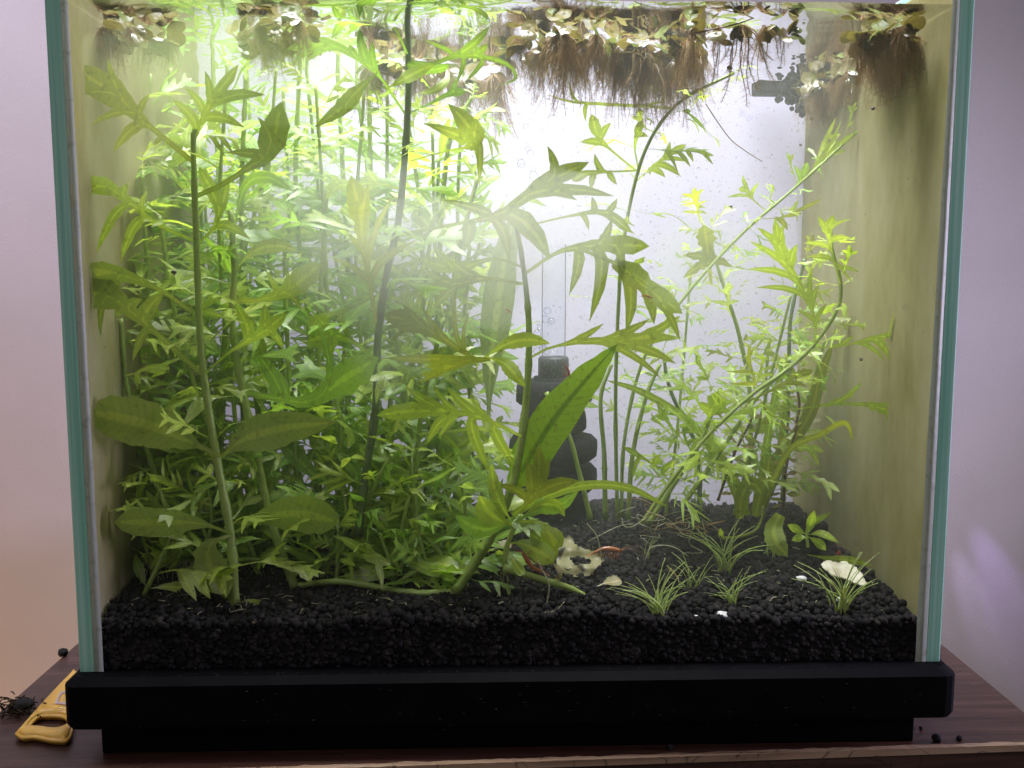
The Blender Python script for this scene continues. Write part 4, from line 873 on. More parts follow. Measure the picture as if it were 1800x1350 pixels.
for pts, Y, lab, mats, n in [
    ([(1312, 885), (1320, 720), (1302, 600), (1268, 490), (1238, 395)], .135, 'tall rear plant with a fuzzy crown left of the hooked stem', ('sprite', 'olive'), 9),
    ([(1376, 880), (1386, 690), (1390, 560), (1415, 455)], .13, 'upright plant at the rear corner behind the hooked stem', ('sprite', 'olive'), 8),
    ([(1200, 888), (1262, 800), (1330, 700), (1392, 640)], .09, 'leaning stem with yellowing tips parallel to the hooked stem', ('bright', 'olive'), 8),
    ([(1140, 920), (1195, 835), (1235, 770), (1262, 690)], .085, 'stem with the bright yellow leaf fan right of the upright stems', ('bright',), 6),
    ([(1345, 890), (1352, 780), (1345, 690), (1352, 600)], .15, 'rear plant half hidden by the leaning stems on the right', ('sprite', 'bright'), 8),
    ([(1230, 900), (1225, 790), (1180, 690), (1165, 620)], .14, 'thin leaved rear plant behind the leaning stems', ('sprite',), 7)]:
    W = plant_at('stem_plant', pts[0][0], pts[0][1], Y, lab, 'aquarium plant', GR)
    ln = stem(W, S(pts, Y), .0015, .0009, R.choice(['stem', 'stem_dark']), nodes=n)
    auto_leaves(W, ln, int(n*1.7), .031, ['sprite', 'sprite', 'fine'], list(mats), .2, 1, per=2, grow=.2)
    if 'fan' in lab:
        hero(W, .083, .078, [(1238, 750), (1250, 722), (1262, 690)], 28, lobes=[(.4, 1226, 708, 18), (.5, 1288, 705, 18), (.3, 1290, 724, 12)], matname='bright', teeth=.25)
        hero(W, .083, .075, [(1238, 752), (1252, 770), (1272, 792)], 30, lobes=[(.4, 1232, 778, 12), (.5, 1283, 782, 12)], matname='bright', teeth=.25)
        hero(W, .083, .075, [(1180, 850), (1155, 822), (1125, 802), (1095, 785)], 11, lobes=[(.4, 1162, 798, 12), (.2, 1190, 812, 12), (.6, 1112, 842, 9)], matname='bright')
    if 'fuzzy' in lab:
        hero(W, .13, .12, [(1250, 500), (1245, 450), (1238, 395)], 34, lobes=[(.4, 1200, 450, 16), (.4, 1290, 470, 16), (.3, 1200, 490, 16)], matname='olive', teeth=.25)

for k, (x0, x1, x2, top, Y) in enumerate([(1170, 1190, 1215, 470, .15), (1290, 1330, 1390, 520, .10), (1340, 1400, 1450, 600, .12)]):
    W = plant_at('stem_plant', x0, 905, Y, 'slender branching stem with feathery lime leaves, %s of three in the right thicket' % ('left', 'middle', 'right')[k], 'aquarium plant', 'feathery stems of the right thicket')
    ln = stem(W, S([(x0, 905), (x1, 760), (x2, top)], Y), .0011, .0007, 'stem', nodes=8)
    auto_leaves(W, ln, 12, .030, ['sprite', 'fine'], ['bright', 'sprite', 'fresh'], .15, 1, per=3, grow=.25)
W = plant_at('ribbon_plant', 1325, 905, 0.105, 'clump of long ribbon leaves with broad bright sheaths at its base', 'aquarium plant')
for rib, wd, kd, mn, a, b in [
    ([(1325, 905), (1352, 830), (1420, 735), (1442, 660), (1464, 604)], 24, 'ribbon', 'olive', .108, .10), ([(1312, 905), (1275, 820), (1212, 742), (1130, 690), (1065, 668)], 15, 'ribbon', 'bright', .108, .11),
    ([(1315, 905), (1302, 860), (1272, 815), (1240, 785)], 13, 'ribbon', 'bright', .10, .095), ([(1330, 905), (1345, 800), (1362, 700), (1385, 620)], 15, 'ribbon', 'bright', .11, .12),
    ([(1335, 905), (1385, 795), (1440, 765), (1485, 743), (1500, 776)], 11, 'ribbon', 'ribbon', .10, .08), ([(1300, 912), (1304, 872), (1322, 850), (1342, 872)], 28, 'spathe', 'ribbon', .096, .09),
    ([(1328, 908), (1336, 872), (1348, 842), (1352, 800)], 26, 'spathe', 'ribbon', .10, .10), ([(1305, 905), (1285, 850), (1262, 800), (1245, 730)], 12, 'ribbon', 'ribbon', .11, .13), ([(1330, 905), (1362, 830), (1375, 760), (1380, 690)], 13, 'ribbon', 'ribbon', .115, .13)]:
    hero(W, a, b, rib, wd, kd, matname=mn, teeth=0, name='leaf', n=22)

for pts, Y, lab, n in [([(1378, 892), (1380, 840), (1388, 795), (1402, 748)], .10, 'small reddish stem with tiny paired leaves in front of the rear right corner', 10), ([(1262, 880), (1290, 800), (1310, 760), (1322, 735)], .10, 'small reddish stem with tiny leaves among the leaning stems', 8), ([(1400, 745), (1405, 710), (1400, 672), (1405, 650)], .11, 'brown tipped crown of tiny leaves above the small reddish stem', 6)]:
    W = plant_at('rotala_plant', pts[0][0], pts[0][1], Y, lab, 'aquarium plant', 'small leaved reddish stems')
    ln = stem(W, S(pts, Y), .0008, .0006, 'stem_red', nodes=n)
    auto_leaves(W, ln, n, .0105, 'small', ['rotala', 'ribbon'], .05, 1, up=.25, grow=.2, per=3)

g0 = P(1420, 958, .062)
W = plant_at('young_plant', 1420, 958, .062, 'fresh little plant with six bright leaves in front of the black block', 'aquarium plant')
stem(W, S([(1420, 962), (1418, 940), (1420, 922)], .062), .0009, .0007, 'stem')
for rib, wd, mn in [([(1419, 942), (1425, 920), (1432, 896)], 17, 'bright'), ([(1419, 940), (1445, 938), (1476, 955)], 13, 'bright'), ([(1418, 942), (1440, 955), (1452, 968)], 16, 'bright'), ([(1418, 940), (1400, 930), (1384, 922)], 15, 'bright'), ([(1418, 945), (1405, 945), (1392, 950)], 15, 'bright'), ([(1419, 975), (1460, 982), (1500, 986), (1534, 995)], 15, 'bright'), ([(1420, 930), (1436, 915), (1462, 900)], 11, 'bright')]:
    hero(W, .062, .055, rib, wd, 'lance', matname=mn, teeth=0)
hero(W, .064, .06, [(1372, 905), (1360, 930), (1366, 955), (1384, 978)], 36, 'spathe', matname='sprite', teeth=.08)

tw = empty('fallen_twig', P(1300, 942, .07), 'thin yellowish stalk lying bent on the soil left of the little plant', 'plant cutting')
stem(tw, S([(1268, 946), (1295, 944), (1325, 934), (1338, 915), (1342, 890)], .068, .075), .0009, .0006, 'olive', 'stalk')
hero(tw, .068, .066, [(1272, 946), (1268, 938), (1266, 928)], 9, 'lance', matname='bright')

# pale roots and threads trailing over the soil
rt = empty('root_tangle', P(1180, 930, .075), 'tangle of thin pale brown roots at the feet of the leaning right stems', 'roots')
for _ in range(26):
    a = P(R.uniform(1110, 1240), R.uniform(880, 945), R.uniform(.065, .09)); pts = [a]
    for k in range(3):
        q = pts[-1]+Vector((R.uniform(-.012, .012), R.uniform(-.006, .006), R.uniform(-.006, .005))); q.z = max(q.z, gravel_z(q.x, q.y)+.001); pts.append(q)
    stem(rt, pts, .00030, .00012, R.choice(['root_pale', 'root_pale', 'root']), 'root', n=14, sides=4)
for pts, Y, lab in [([(1058, 985), (1050, 945), (1032, 920)], .05, 'a pale thread leaning above the decaying leaf'), ([(1135, 985), (1145, 962), (1180, 960), (1210, 978)], .055, 'pale arched root on the soil behind the grass tufts'), ([(925, 1090), (945, 1078), (975, 1074), (992, 1058)], .010, 'pale forked thread on the soil near the front glass, centre'), ([(957, 1082), (965, 1030), (952, 1000), (945, 985)], .016, 'long pale thread hanging over the cut stem'), ([(1240, 182), (1280, 240), (1310, 265), (1340, 284)], .13, 'single dark hair drifting before the pale rear glass')]:
    th = empty('root_thread', P(pts[0][0], pts[0][1], Y), lab, 'roots'); stem(th, S(pts, Y), .00035, .00022, 'root_pale' if 'dark' not in lab else 'stem_red', 'strand', n=16, sides=4)

# ------------------------------------------------------------------ dwarf hair grass tufts
BL = []
for _ in range(8):
    bend = R.uniform(.15, .9); ln = [Vector((bend*t*t, 0.04*math.sin(t*3), t*(1-.35*bend*t))) for t in (i/9 for i in range(10))]
    vs, fs = tube_data(ln, lambda t: .020*(1-.75*t), 4); me = mesh('blade', vs, fs); me.materials.append(M['hairgrass']); me.polygons.foreach_set('use_smooth', [True]*len(me.polygons)); BL.append(me)
for px, py, L_, n, sp, lab in [(1160, 1068, .026, 26, 1.0, 'grass tuft nearest the cut stem, leftmost of the large tufts'), (1285, 1058, .022, 16, 1.0, 'grass tuft beside the flat white pebble near the front'), (1272, 1012, .032, 22, .8, 'tall grass tuft in the middle, farther back than the others'), (1478, 1062, .030, 20, 1.1, 'grass tuft at the white pebbles, rightmost of all'),
                               (1215, 1035, .022, 12, .9, 'thin grass tuft around the brown dead leaf'), (1135, 985, .016, 6, .7, 'tiny grass tuft of a few blades behind the leftmost large tuft'), (1350, 985, .022, 8, .8, 'sparse grass tuft in front of the broad green leaf')]:
    g = PZ(px, py, Z0+.001); g.z = gravel_z(g.x, g.y)
    W = empty('grass_tuft', g, lab, 'grass tuft', 'dwarf hair grass tufts')
    for k in range(n):
        o = bpy.data.objects.new('blade', R.choice(BL)); COL.objects.link(o); o.parent = W
        s = L_*R.uniform(.55, 1.15); o.location = (R.uniform(-.0035, .0035), R.uniform(-.003, .003), -.001); o.scale = (s*sp*R.uniform(.6, 1.2), .022, s)
        o.scale = (s*sp, s*.8, s); o.rotation_euler = (R.uniform(-.25, .25), R.uniform(-.1, .35)*sp, R.choice((0, math.pi))+R.uniform(-.9, .9))

# ------------------------------------------------------------------ floating plants
def pad_mesh(rnd):
    vs, fs = [], []; rings, seg = 4, 14; vs.append((0, 0, 0))
    asp = rnd.uniform(.75, 1.0); nt = rnd.uniform(.1, .3)
    for i in range(1, rings+1):
        for s in range(seg):
            th = 2*math.pi*s/seg; r = i/rings*(1-nt*math.exp(-(th/0.3)**2 if th < 3 else -((6.283-th)/0.3)**2))
            vs.append((r*math.cos(th), asp*r*math.sin(th), .22*(1-r*r)*rnd.uniform(.9, 1.1)+.05*math.sin(3*th+1)*r))
    for s in range(seg): fs.append((0, 1+s, 1+(s+1) % seg))
    for i in range(rings-1):
        for s in range(seg): fs.append((1+i*seg+s, 1+(i+1)*seg+s, 1+(i+1)*seg+(s+1) % seg, 1+i*seg+(s+1) % seg))
    me = mesh('pad', vs, fs); me.polygons.foreach_set('use_smooth', [True]*len(fs)); return me
PADS = []
for mn in ('pad', 'pad', 'pad', 'pad_green'):
    for _ in range(3): me = pad_mesh(R); me.materials.append(M[mn]); PADS.append((mn, me))
def root_mesh(rnd, n, hairs, sp, rr=.0055):
    vs, fs = [], []
    for _ in range(n):
        L_ = rnd.uniform(.35, 1.0)*(0.55 if rnd.random() < .4 else 1); th = rnd.uniform(0, 6.28); s = sp*rnd.uniform(.05, .42)
        dx, dy = math.cos(th)*s, math.sin(th)*s
        line = [Vector((dx*t**.7+.03*math.sin(t*6+th), dy*t**.7+.03*math.cos(t*5+th*2), -L_*t)) for t in (i/6 for i in range(7))]
        tube_data(line, lambda t: rr*(1-.6*t), 3, vs, fs)
        for _h in range(hairs):
            t = rnd.uniform(.05, 1); k = t*6; a = line[min(5, int(k))].lerp(line[min(6, int(k)+1)], k-int(k)); b = len(vs); an = rnd.uniform(0, 6.28); hl = rnd.uniform(.035, .11)
            tip = a+Vector((math.cos(an)*hl, math.sin(an)*hl, -hl*rnd.uniform(.2, .9)))
            vs += [a+Vector((0, 0, .0020)), a-Vector((0, 0, .0020)), tip]; fs.append((b, b+1, b+2))
    me = mesh('root', vs, fs); me.materials.append(M['root']); return me
ROOT_D = [root_mesh(R, 46, 44, 1.0) for _ in range(4)]; ROOT_S = [root_mesh(R, 12, 90, .8, .0095) for _ in range(3)]
def floater(px, Y, rl, sparse, lab, grp, zoff=0.0):
    x = P(px, 20, Y).x
    if abs(x) > XI-.006: x = math.copysign(XI-.006, x)
    loc = Vector((x, Y, ZW-.0022-zoff)); W = empty('floating_plant', loc, lab, 'floating plant', grp)
    for k in range(R.randint(3, 4) if sparse else R.randint(4, 6)):
        mn, me = R.choice(PADS); o = bpy.data.objects.new('pad', me); COL.objects.link(o); o.parent = W
        th = R.uniform(0, 6.28); s = R.uniform(.0030, .0052); rr = R.uniform(.003, .0085)
        o.location = (rr*math.cos(th), rr*.8*math.sin(th), R.uniform(-.0080, .0006)); o.scale = (s, s, s); o.rotation_euler = (R.uniform(-.9, .9), R.uniform(-.9, .9), R.uniform(0, 6.28))
    for k in range(1 if sparse else 2):
        o = bpy.data.objects.new('root', R.choice(ROOT_S if sparse else ROOT_D)); COL.objects.link(o); o.parent = W; o['kind'] = 'stuff'
        s = rl*R.uniform(.8, 1.15); o.location = (R.uniform(-.002, .002), R.uniform(-.002, .002), -.001); o.scale = (s, s, s); o.rotation_euler = (R.uniform(-.08, .08), R.uniform(-.08, .08), R.uniform(0, 6.28))
for a, b, ya, yb_, n, rl, lab, sparse in [
    (160, 300, .03, .06, 7, .018, 'floating plant with brown roots in the clump at the left glass', False),
    (420, 555, .025, .06, 7, .019, 'floating plant in the small clump above the left plants', False),
    (640, 880, .10, .16, 9, .028, 'floating plant with brown roots behind the dark stem top', False),
    (890, 1090, .035, .10, 12, .030, 'floating plant in left half of the long root curtain', False),
    (1090, 1235, .035, .09, 10, .033, 'floating plant in right half of the long root curtain', False),
    (1505, 1690, .025, .08, 13, .026, 'floating plant in the brown clump at the right glass', False),
    (1425, 1500, .145, .180, 5, .024, 'floating plant with matted roots left of the right clump', False),
    (1500, 1640, .11, .17, 7, .024, 'floating plant with matted roots at the rear right corner', False)]:
    for k in range(n):
        floater(a+(b-a)*(k+.5)/n, R.uniform(ya, yb_), rl*R.uniform(.55, 1.25), sparse, lab+', %s from the left' % ORD[k], lab.replace('floating plant', 'floating plants', 1))
for px, Y, rl, lab in [(1222, .030, .018, 'floating plant with stacked oval pads and sparse roots at the end of the curtain'), (1260, .028, .026, 'floating plant with long sparse roots, first of the row beside the open bright surface'), (1302, .026, .036, 'floating plant with one raised round pad and the longest sparse feathery roots'), (1335, .028, .034, 'floating plant with long sparse roots below a pale oval pad'), (1370, .030, .022, 'floating plant with a bright green pad next to the open bright surface'), (1395, .030, .010, 'tiny floating plant with short fuzzy roots at the open bright surface')]:
    floater(px, Y, rl, True, lab, 'floating plants with sparse hanging roots')
ru = empty('floating_runner', P(1290, 45, .027), 'thin reddish runner linking the sparse rooted floating plants', 'plant runner')
stem(ru, S([(1222, 58), (1270, 48), (1302, 40), (1335, 28), (1370, 22)], .027), .0004, .0003, 'stem_red', 'stalk')

# ------------------------------------------------------------------ sponge filter
cx_ = P(972, 800, .150); sc = pxm(.150)
zt = lambda py: P(972, py, .150).z
FL = empty('sponge_filter', Vector((cx_.x, cx_.y, zt(905))), 'black ribbed sponge filter with a clear riser tube behind the pointed leaf', 'aquarium filter')
def turned(name, prof_, z, matname, seg=24, wob=0.0, dx=0.0):
    vs, fs = lathe(prof_, seg); vs = [(x*(1+wob*noise.noise(Vector((x*200, y*200, zz*200)))), y*(1+wob*noise.noise(Vector((x*200, y*200, zz*200)))), zz) for x, y, zz in vs]
    o = link(name, mesh(name, vs, fs), M[matname]); o.parent = FL; o.location = (dx, 0, z-FL.location.z); return o
for py, rw, h in [(690, 66, 44), (738, 58, 44), (786, 76, 44), (838, 76, 46), (886, 60, 30)]:
    r = rw*sc; hh = h*sc*.5
    turned('sponge_rib', [(r*.6, -hh), (r*.9, -hh*.96), (r, -hh*.6), (r*1.02, 0), (r, hh*.6), (r*.9, hh*.96), (r*.6, hh)], zt(py), 'sponge', 26, .12)
turned('sponge_core', [(.011, zt(912)-zt(660)-.0), (.011, 0)][::-1] if False else [(.012, 0), (.012, zt(662)-zt(912))], zt(912), 'sponge')
turned('cap', [(.0093, 0), (.0093, .013), (.0085, .0142), (.002, .0142)], zt(668), 'grey_plastic', 24)
turned('riser_tube', [(.0072, 0), (.0072, zt(430)-zt(628))], zt(628), 'tube', 24)
turned('base', [(.021, 0), (.021, .006), (.014, .010)], zt(925), 'frame', 28)

BB = 'air bubbles round the riser tube'
bm = bmesh.new(); bmesh.ops.create_icosphere(bm, subdivisions=3, radius=1); bme = bpy.data.meshes.new('air_bubble'); bm.to_mesh(bme); bm.free(); bme.materials.append(M['bubble']); bme.polygons.foreach_set('use_smooth', [True]*len(bme.polygons))
for k in range(22):
    up = k < 10
    px, py = (R.gauss(925, 18), R.uniform(190, 310)) if up else (R.uniform(940, 972), R.uniform(545, 622))
    o = bpy.data.objects.new('air_bubble', bme); COL.objects.link(o); s = R.uniform(.0010, .0026)
    o.location = P(px, py, R.uniform(.135, .16) if up else .150+R.uniform(-.003, .003)); o.scale = (s, s, s*R.uniform(.8, 1.2))
    tag(o, 'small clear air bubble rising beside the riser tube under the surface' if up else 'small clear air bubble inside the riser tube above the filter cap', 'bubble', BB if up else 'air bubbles inside the riser tube')
for k, (px, py) in enumerate([(1305, 200), (1318, 208), (1592, 540), (1506, 955), (1065, 1050), (1143, 1112)]):
    o = bpy.data.objects.new('air_bubble', bme); COL.objects.link(o); o.location = P(px, py, .0062+.0012); o.scale = (.0014, .0006, .0014)
    tag(o, 'single air bubble sticking to the inside of the front glass', 'bubble', 'air bubbles sticking to the front glass')

# ------------------------------------------------------------------ black fitting in the upper rear corner, block at the rear right foot
ft = empty('corner_fitting', P(1375, 165, .185), 'black fitting grown over with dark algae high in the rear right corner', 'aquarium fitting')
put(ft, boxes('bracket', [(P(1326, 150, .185).x, P(1395, 150, .185).x, .178, .192, P(1360, 167, .185).z, P(1360, 143, .185).z)], M['sponge'], None, .0012))
vs, fs = [], []
for _ in range(60):
    t = R.random(); c = P(1375+t*55+R.uniform(-14, 14), 158+t*40+R.uniform(-16, 16), .183+R.uniform(-.006, .004)); r = R.uniform(.0012, .0032); b = len(vs)
    v2, f2 = lathe([(r*.1, -r), (r*.8, -r*.55), (r, 0), (r*.8, r*.55), (r*.1, r)], 8)
    vs += [Vector(v)+c for v in v2]; fs += [tuple(i+b for i in f) for f in f2]
put(ft, link('algae_growth', mesh('algae_growth', vs, fs), M['sponge'])); bpy.data.objects['algae_growth']['kind'] = 'stuff'
c0, c1 = P(1412, 952, .085), P(1450, 914, .085)
bk = boxes('block', [(c0.x, c1.x, .078, .092, c0.z-.004, c1.z)], M['sponge'], None, .0018, 3); bk.name = 'black_block'
tag(bk, 'small black block standing on the soil behind the fresh little plant', 'block')

# ------------------------------------------------------------------ shrimps and snails
def shrimp(px, py, Y, ang, L_, matname, lab, tilt=0.0):
    loc = P(px, py, Y); W = empty('shrimp', loc, lab, 'shrimp', 'small red shrimps')
    n = 26; vs, fs = [], []; seg = 10
    for i in range(n):
        t = i/(n-1); x = (.5-t); z = .10*math.sin(t*math.pi)*(1 if t < .6 else 1)-.16*max(0, t-.55)**1.5*2
        r = .085*(1-.55*abs(t-.30)/.7)*(1+.10*(math.sin(t*60) if t > .38 else 0))
        if t < .08: r *= .25+t/.08*.75
        if t > .86: r *= 1-(t-.86)/.14*.75
        for s in range(seg):
            th = 2*math.pi*s/seg; vs.append((x, r*.8*math.cos(th), z+r*math.sin(th)))
    for i in range(n-1):
        for s in range(seg): fs.append((i*seg+s, (i+1)*seg+s, (i+1)*seg+(s+1) % seg, i*seg+(s+1) % seg))
    fs.append(tuple(range(seg))); fs.append(tuple((n-1)*seg+s for s in range(seg))[::-1])
    for k in range(-2, 3):          # tail fan plates grow out of the last segment
        b = len(vs); a = k*.32; c = Vector((-.48, 0, -.07)); d = Vector((-math.cos(a), math.sin(a), -.3)).normalized(); q = Vector((-d.y, d.x, 0))*.03
        vs += [c, c+d*.09+q, c+d*.15, c+d*.09-q]; fs.append((b, b+1, b+2, b+3))
    b = len(vs); vs += [(.47, .012, .05), (.47, -.012, .05), (.66, 0, .10), (.47, 0, .075)]; fs += [(b, b+2, b+3), (b+1, b+3, b+2), (b, b+1, b+2)]     # rostrum
    o = link('body', mesh('body', vs, fs), M[matname], W); kids = [o]
    for s in (-1, 1):
        vs, fs = lathe([(.004, -.022), (.018, -.012), (.022, 0), (.018, .012), (.004, .022)], 8); e = link('eye', mesh('eye', vs, fs), M['black'], W); e.location = Vector((.43, s*.065, .07)); kids.append(e)
        vs, fs = tube_data(spline([(.46, s*.03, .04), (.65, s*.10, .14), (.9, s*.25, .10), (1.15, s*.4, .0)], 12), lambda t: .006*(1-.6*t), 4); kids.append(link('antenna', mesh('antenna', vs, fs), M[matname], W))
        for k in range(5):
            x = .34-k*.075; vs, fs = tube_data(spline([(x, s*.05, -.02), (x+.05, s*.12, -.10), (x+.02, s*.13, -.22)], 7), .008, 4); kids.append(link('leg', mesh('leg', vs, fs), M[matname], W))
        for k in range(4):
            x = .02-k*.09; vs, fs = tube_data(spline([(x, s*.03, -.03), (x-.03, s*.05, -.10), (x-.06, s*.05, -.14)], 5), .012, 4); kids.append(link('swimmeret', mesh('swimmeret', vs, fs), M[matname], W))
    W.scale = (L_,)*3; W.rotation_euler = (tilt, ang, 0); W.rotation_mode = 'XYZ'
    return W
D2 = math.radians
shrimp(938, 990, .030, D2(-130), .0165, 'shrimp', 'orange red shrimp climbing head up beside the cut stem')
shrimp(1066, 970, .055, D2(0), .0165, 'shrimp', 'orange red shrimp lying level on the far edge of the decaying leaf')
shrimp(1472, 986, .060, D2(-80), .0110, 'shrimp_dark', 'deep red shrimp upright on the cream coloured shell', tilt=.3)
shrimp(997, 655, .110, D2(80), .0100, 'shrimp_dark', 'dark red shrimp half hidden behind the upper edge of the pointed leaf')
shrimp(891, 545, .060, D2(35), .0050, 'shrimp', 'baby red shrimp on the tall pale leaf in the centre')
shrimp(1136, 522, .032, D2(15), .0055, 'shrimp', 'baby red shrimp on the drooping leaf right of centre')

vs, fs = [], []
ln = []; 
for i in range(46):
    t = i/45; th = t*2.6*2*math.pi; r = .62*(1-t)**1.2; ln.append(Vector((r*math.cos(th), r*math.sin(th), 1.15*t**.9-.35)))
vs, fs = tube_data(ln, lambda t: .50*(1-t)**1.15+.02, 8); SNM = mesh('shell', vs, fs); SNM.materials.append(M['snail']); SNM.polygons.foreach_set('use_smooth', [True]*len(SNM.polygons))
vs, fs = tube_data(spline([(.9, .1, -.5), (.4, .2, -.75), (-.3, .2, -.75), (-.8, .1, -.6)], 9), lambda t: .26*math.sin(math.pi*(.12+.8*t)), 7); SNF = mesh('foot', vs, fs); SNF.materials.append(M['stem_dark'])
for px, py, Y, s, lab in [(1513, 631, .050, .0014, 'dark snail hanging under the side leaf before the right algae glass'), (1285, 363, .115, .0013, 'dark snail on the leaf tip before the pale rear glass'), (1282, 118, .027, .0016, 'brown snail on the long sparse roots of a floating plant'), (1535, 190, .055, .0013, 'dark snail below the right root clump'), (1408, 255, .18, .0015, 'dark snail stuck to the rear glass near the corner'), (516, 684, .04, .0014, 'dark snail on a leaf between the two tall left stems'), (305, 478, .045, .0018, 'black snail beside the front left stem'), (447, 1092, .0085, .0018, 'pale brown snail on the soil at the front glass')]:
    W = empty('snail', P(px, py, Y), lab, 'snail', 'small pond snails')
    for nm, me in (('shell', SNM), ('foot', SNF)): o = bpy.data.objects.new(nm, me); COL.objects.link(o); o.parent = W
    W.scale = (s*.8,)*3; W.rotation_euler = (R.uniform(-1, 1), R.uniform(-.6, .6), R.uniform(0, 6.28))

# ------------------------------------------------------------------ things lying on the soil
def ground_leaf(name, px, py, ang, L_, Wd, kind, matname, lab, cat, cup=.25, lift=.002, tilt=(0, 0), teeth=.12, thick=0.0, Y=None):
    g = PZ(px, py, Z0+.002); g.z = gravel_z(g.x, g.y)+lift
    if Y: g = P(px, py, Y)
    me = simple_unit(R, kind, Wd, .15, cup, teeth, n=20); me.name = name; me.polygons.foreach_set('use_smooth', [True]*len(me.polygons)); me.materials.append(M[matname])
    o = bpy.data.objects.new(name, me); COL.objects.link(o); o.location = g; o.scale = (L_,)*3; o.rotation_euler = (tilt[0], tilt[1], ang)
    if thick: md = o.modifiers.new('thickness', 'SOLIDIFY'); md.thickness = thick/L_
    return tag(o, lab, cat)
# decaying leaf: a skeleton with two eaten holes, slightly raised off the soil
g = P(985, 955, .048); dl = []
out_ = [(980, 950), (1000, 940), (1012, 958), (1045, 968), (1062, 985), (1040, 1004), (1025, 1018), (990, 1006), (976, 990), (978, 968)]
h1 = [(998, 980), (1018, 976), (1038, 982), (1036, 990), (1010, 992)]; h2 = [(990, 996), (1002, 998), (998, 1002)]
def inpoly(x, y, poly):
    c = False
    for (x0, y0), (x1, y1) in zip(poly, poly[1:]+poly[:1]):
        if (y0 > y) != (y1 > y) and x < (x1-x0)*(y-y0)/(y1-y0)+x0: c = not c
    return c
yb0 = PZ(1025, 1016, Z0+.003).y; vs, fs, idx = [], [], {}
for iy in range(38):
    for ix in range(46):
        x, y = 972+ix*2.1, 936+iy*2.3; jx = 3*noise.noise(Vector((x*.12, y*.12, 0))); jy = 3*noise.noise(Vector((x*.12, y*.12, 7)))
        if not inpoly(x+jx, y+jy, out_) or inpoly(x+jx, y+jy, h1) or inpoly(x+jx, y+jy, h2): continue
        q4 = []
        for a, b in ((0, 0), (1, 0), (1, 1), (0, 1)):
            k = (ix+a, iy+b)
            if k not in idx:
                px, py = 972+k[0]*2.1, 936+k[1]*2.3
                idx[k] = len(vs); vs.append(P(px, py, yb0+.020*(1016-py)/66+.0015*math.sin(px*.13)+.001*math.sin(py*.2)))
            q4.append(idx[k])
        fs.append(q4)
o = link('decaying_leaf', mesh('decaying_leaf', [v-vs[0] for v in vs], fs), M['dead']); o.location = vs[0]; tag(o, 'pale yellow decaying leaf with eaten holes lying behind the cut stem', 'dead leaf')
ground_leaf('decaying_leaf', 1050, 1035, .3, .014, .5, 'ovate', 'dead', 'small tattered yellowish dead leaf among the blades of the leftmost grass tuft', 'dead leaf', tilt=(.5, -.2))
ground_leaf('decaying_leaf', 1200, 1045, 1.9, .016, .45, 'ovate', 'dead', 'curled brown dead leaf standing in the thin grass tuft', 'dead leaf', tilt=(.9, -.7), lift=.004)
ground_leaf('decaying_leaf', 860, 975, .2, .014, .5, 'ovate', 'dead', 'whitish dead leaf behind the leafy side shoot', 'dead leaf', tilt=(.5, -.3))
ground_leaf('decaying_leaf', 330, 935, .2, .030, .4, 'ovate', 'dead', 'cream dead leaf behind the front left stem, left piece', 'dead leaf', tilt=(.7, -.1), Y=.075)
ground_leaf('decaying_leaf', 405, 945, .1, .026, .4, 'ovate', 'dead', 'cream dead leaf behind the front left stem, right piece', 'dead leaf', tilt=(.7, -.1), Y=.075)
vs, fs = [], []
for _ in range(420):
    x = R.uniform(-XI+.01, XI-.01) if R.random() < .5 else R.uniform(-XI+.01, -.01); y = R.uniform(.012, .15); a = Vector((x, y, gravel_z(x, y)+R.uniform(.0016, .0030)))
    d = Vector((R.uniform(-1, 1), R.uniform(-1, 1), R.uniform(-.1, .3)))*R.uniform(.001, .0065); tube_data([a, a+d*.5+Vector((R.uniform(-1, 1), R.uniform(-1, 1), .3))*d.length*.2, a+d], R.uniform(.00010, .00034), 3, vs, fs)
tag(link('plant_debris', mesh('plant_debris', vs, fs), M['root_pale']), 'fine scraps of roots and rotting plant matter strewn over the soil', kind='stuff')
rl_ = empty('root_tangle', P(290, 985, .05), 'pale roots trailing down to the soil in the left front corner', 'roots')
for px in (268, 292, 318, 335): rootlets(rl_, px, 985, .05, 5, .017)
vs, fs = [], []
for _ in range(260):
    x = R.uniform(-.195, .195)*(1 if R.random() < .6 else R.random()); z = zt_+R.uniform(-.0002, .0010) if R.random() < .55 else R.uniform(zb_, zt_); y = -.0004 if z >= zt_-.0002 else -.0083; r = R.uniform(.00010, .00042)
    if z < zt_-.0002 and z > zc: continue
    b = len(vs); vs += [Vector((x-r*R.uniform(1, 4), y, z)), Vector((x, y-.0001, z-r*.5)), Vector((x+r*R.uniform(1, 4), y, z)), Vector((x, y-.0001, z+r*.6))]; fs.append((b, b+1, b+2, b+3))
o = put(tank, link('limescale_fleck', mesh('limescale_fleck', vs, fs), M['grey_plastic'])); o['kind'] = 'stuff'
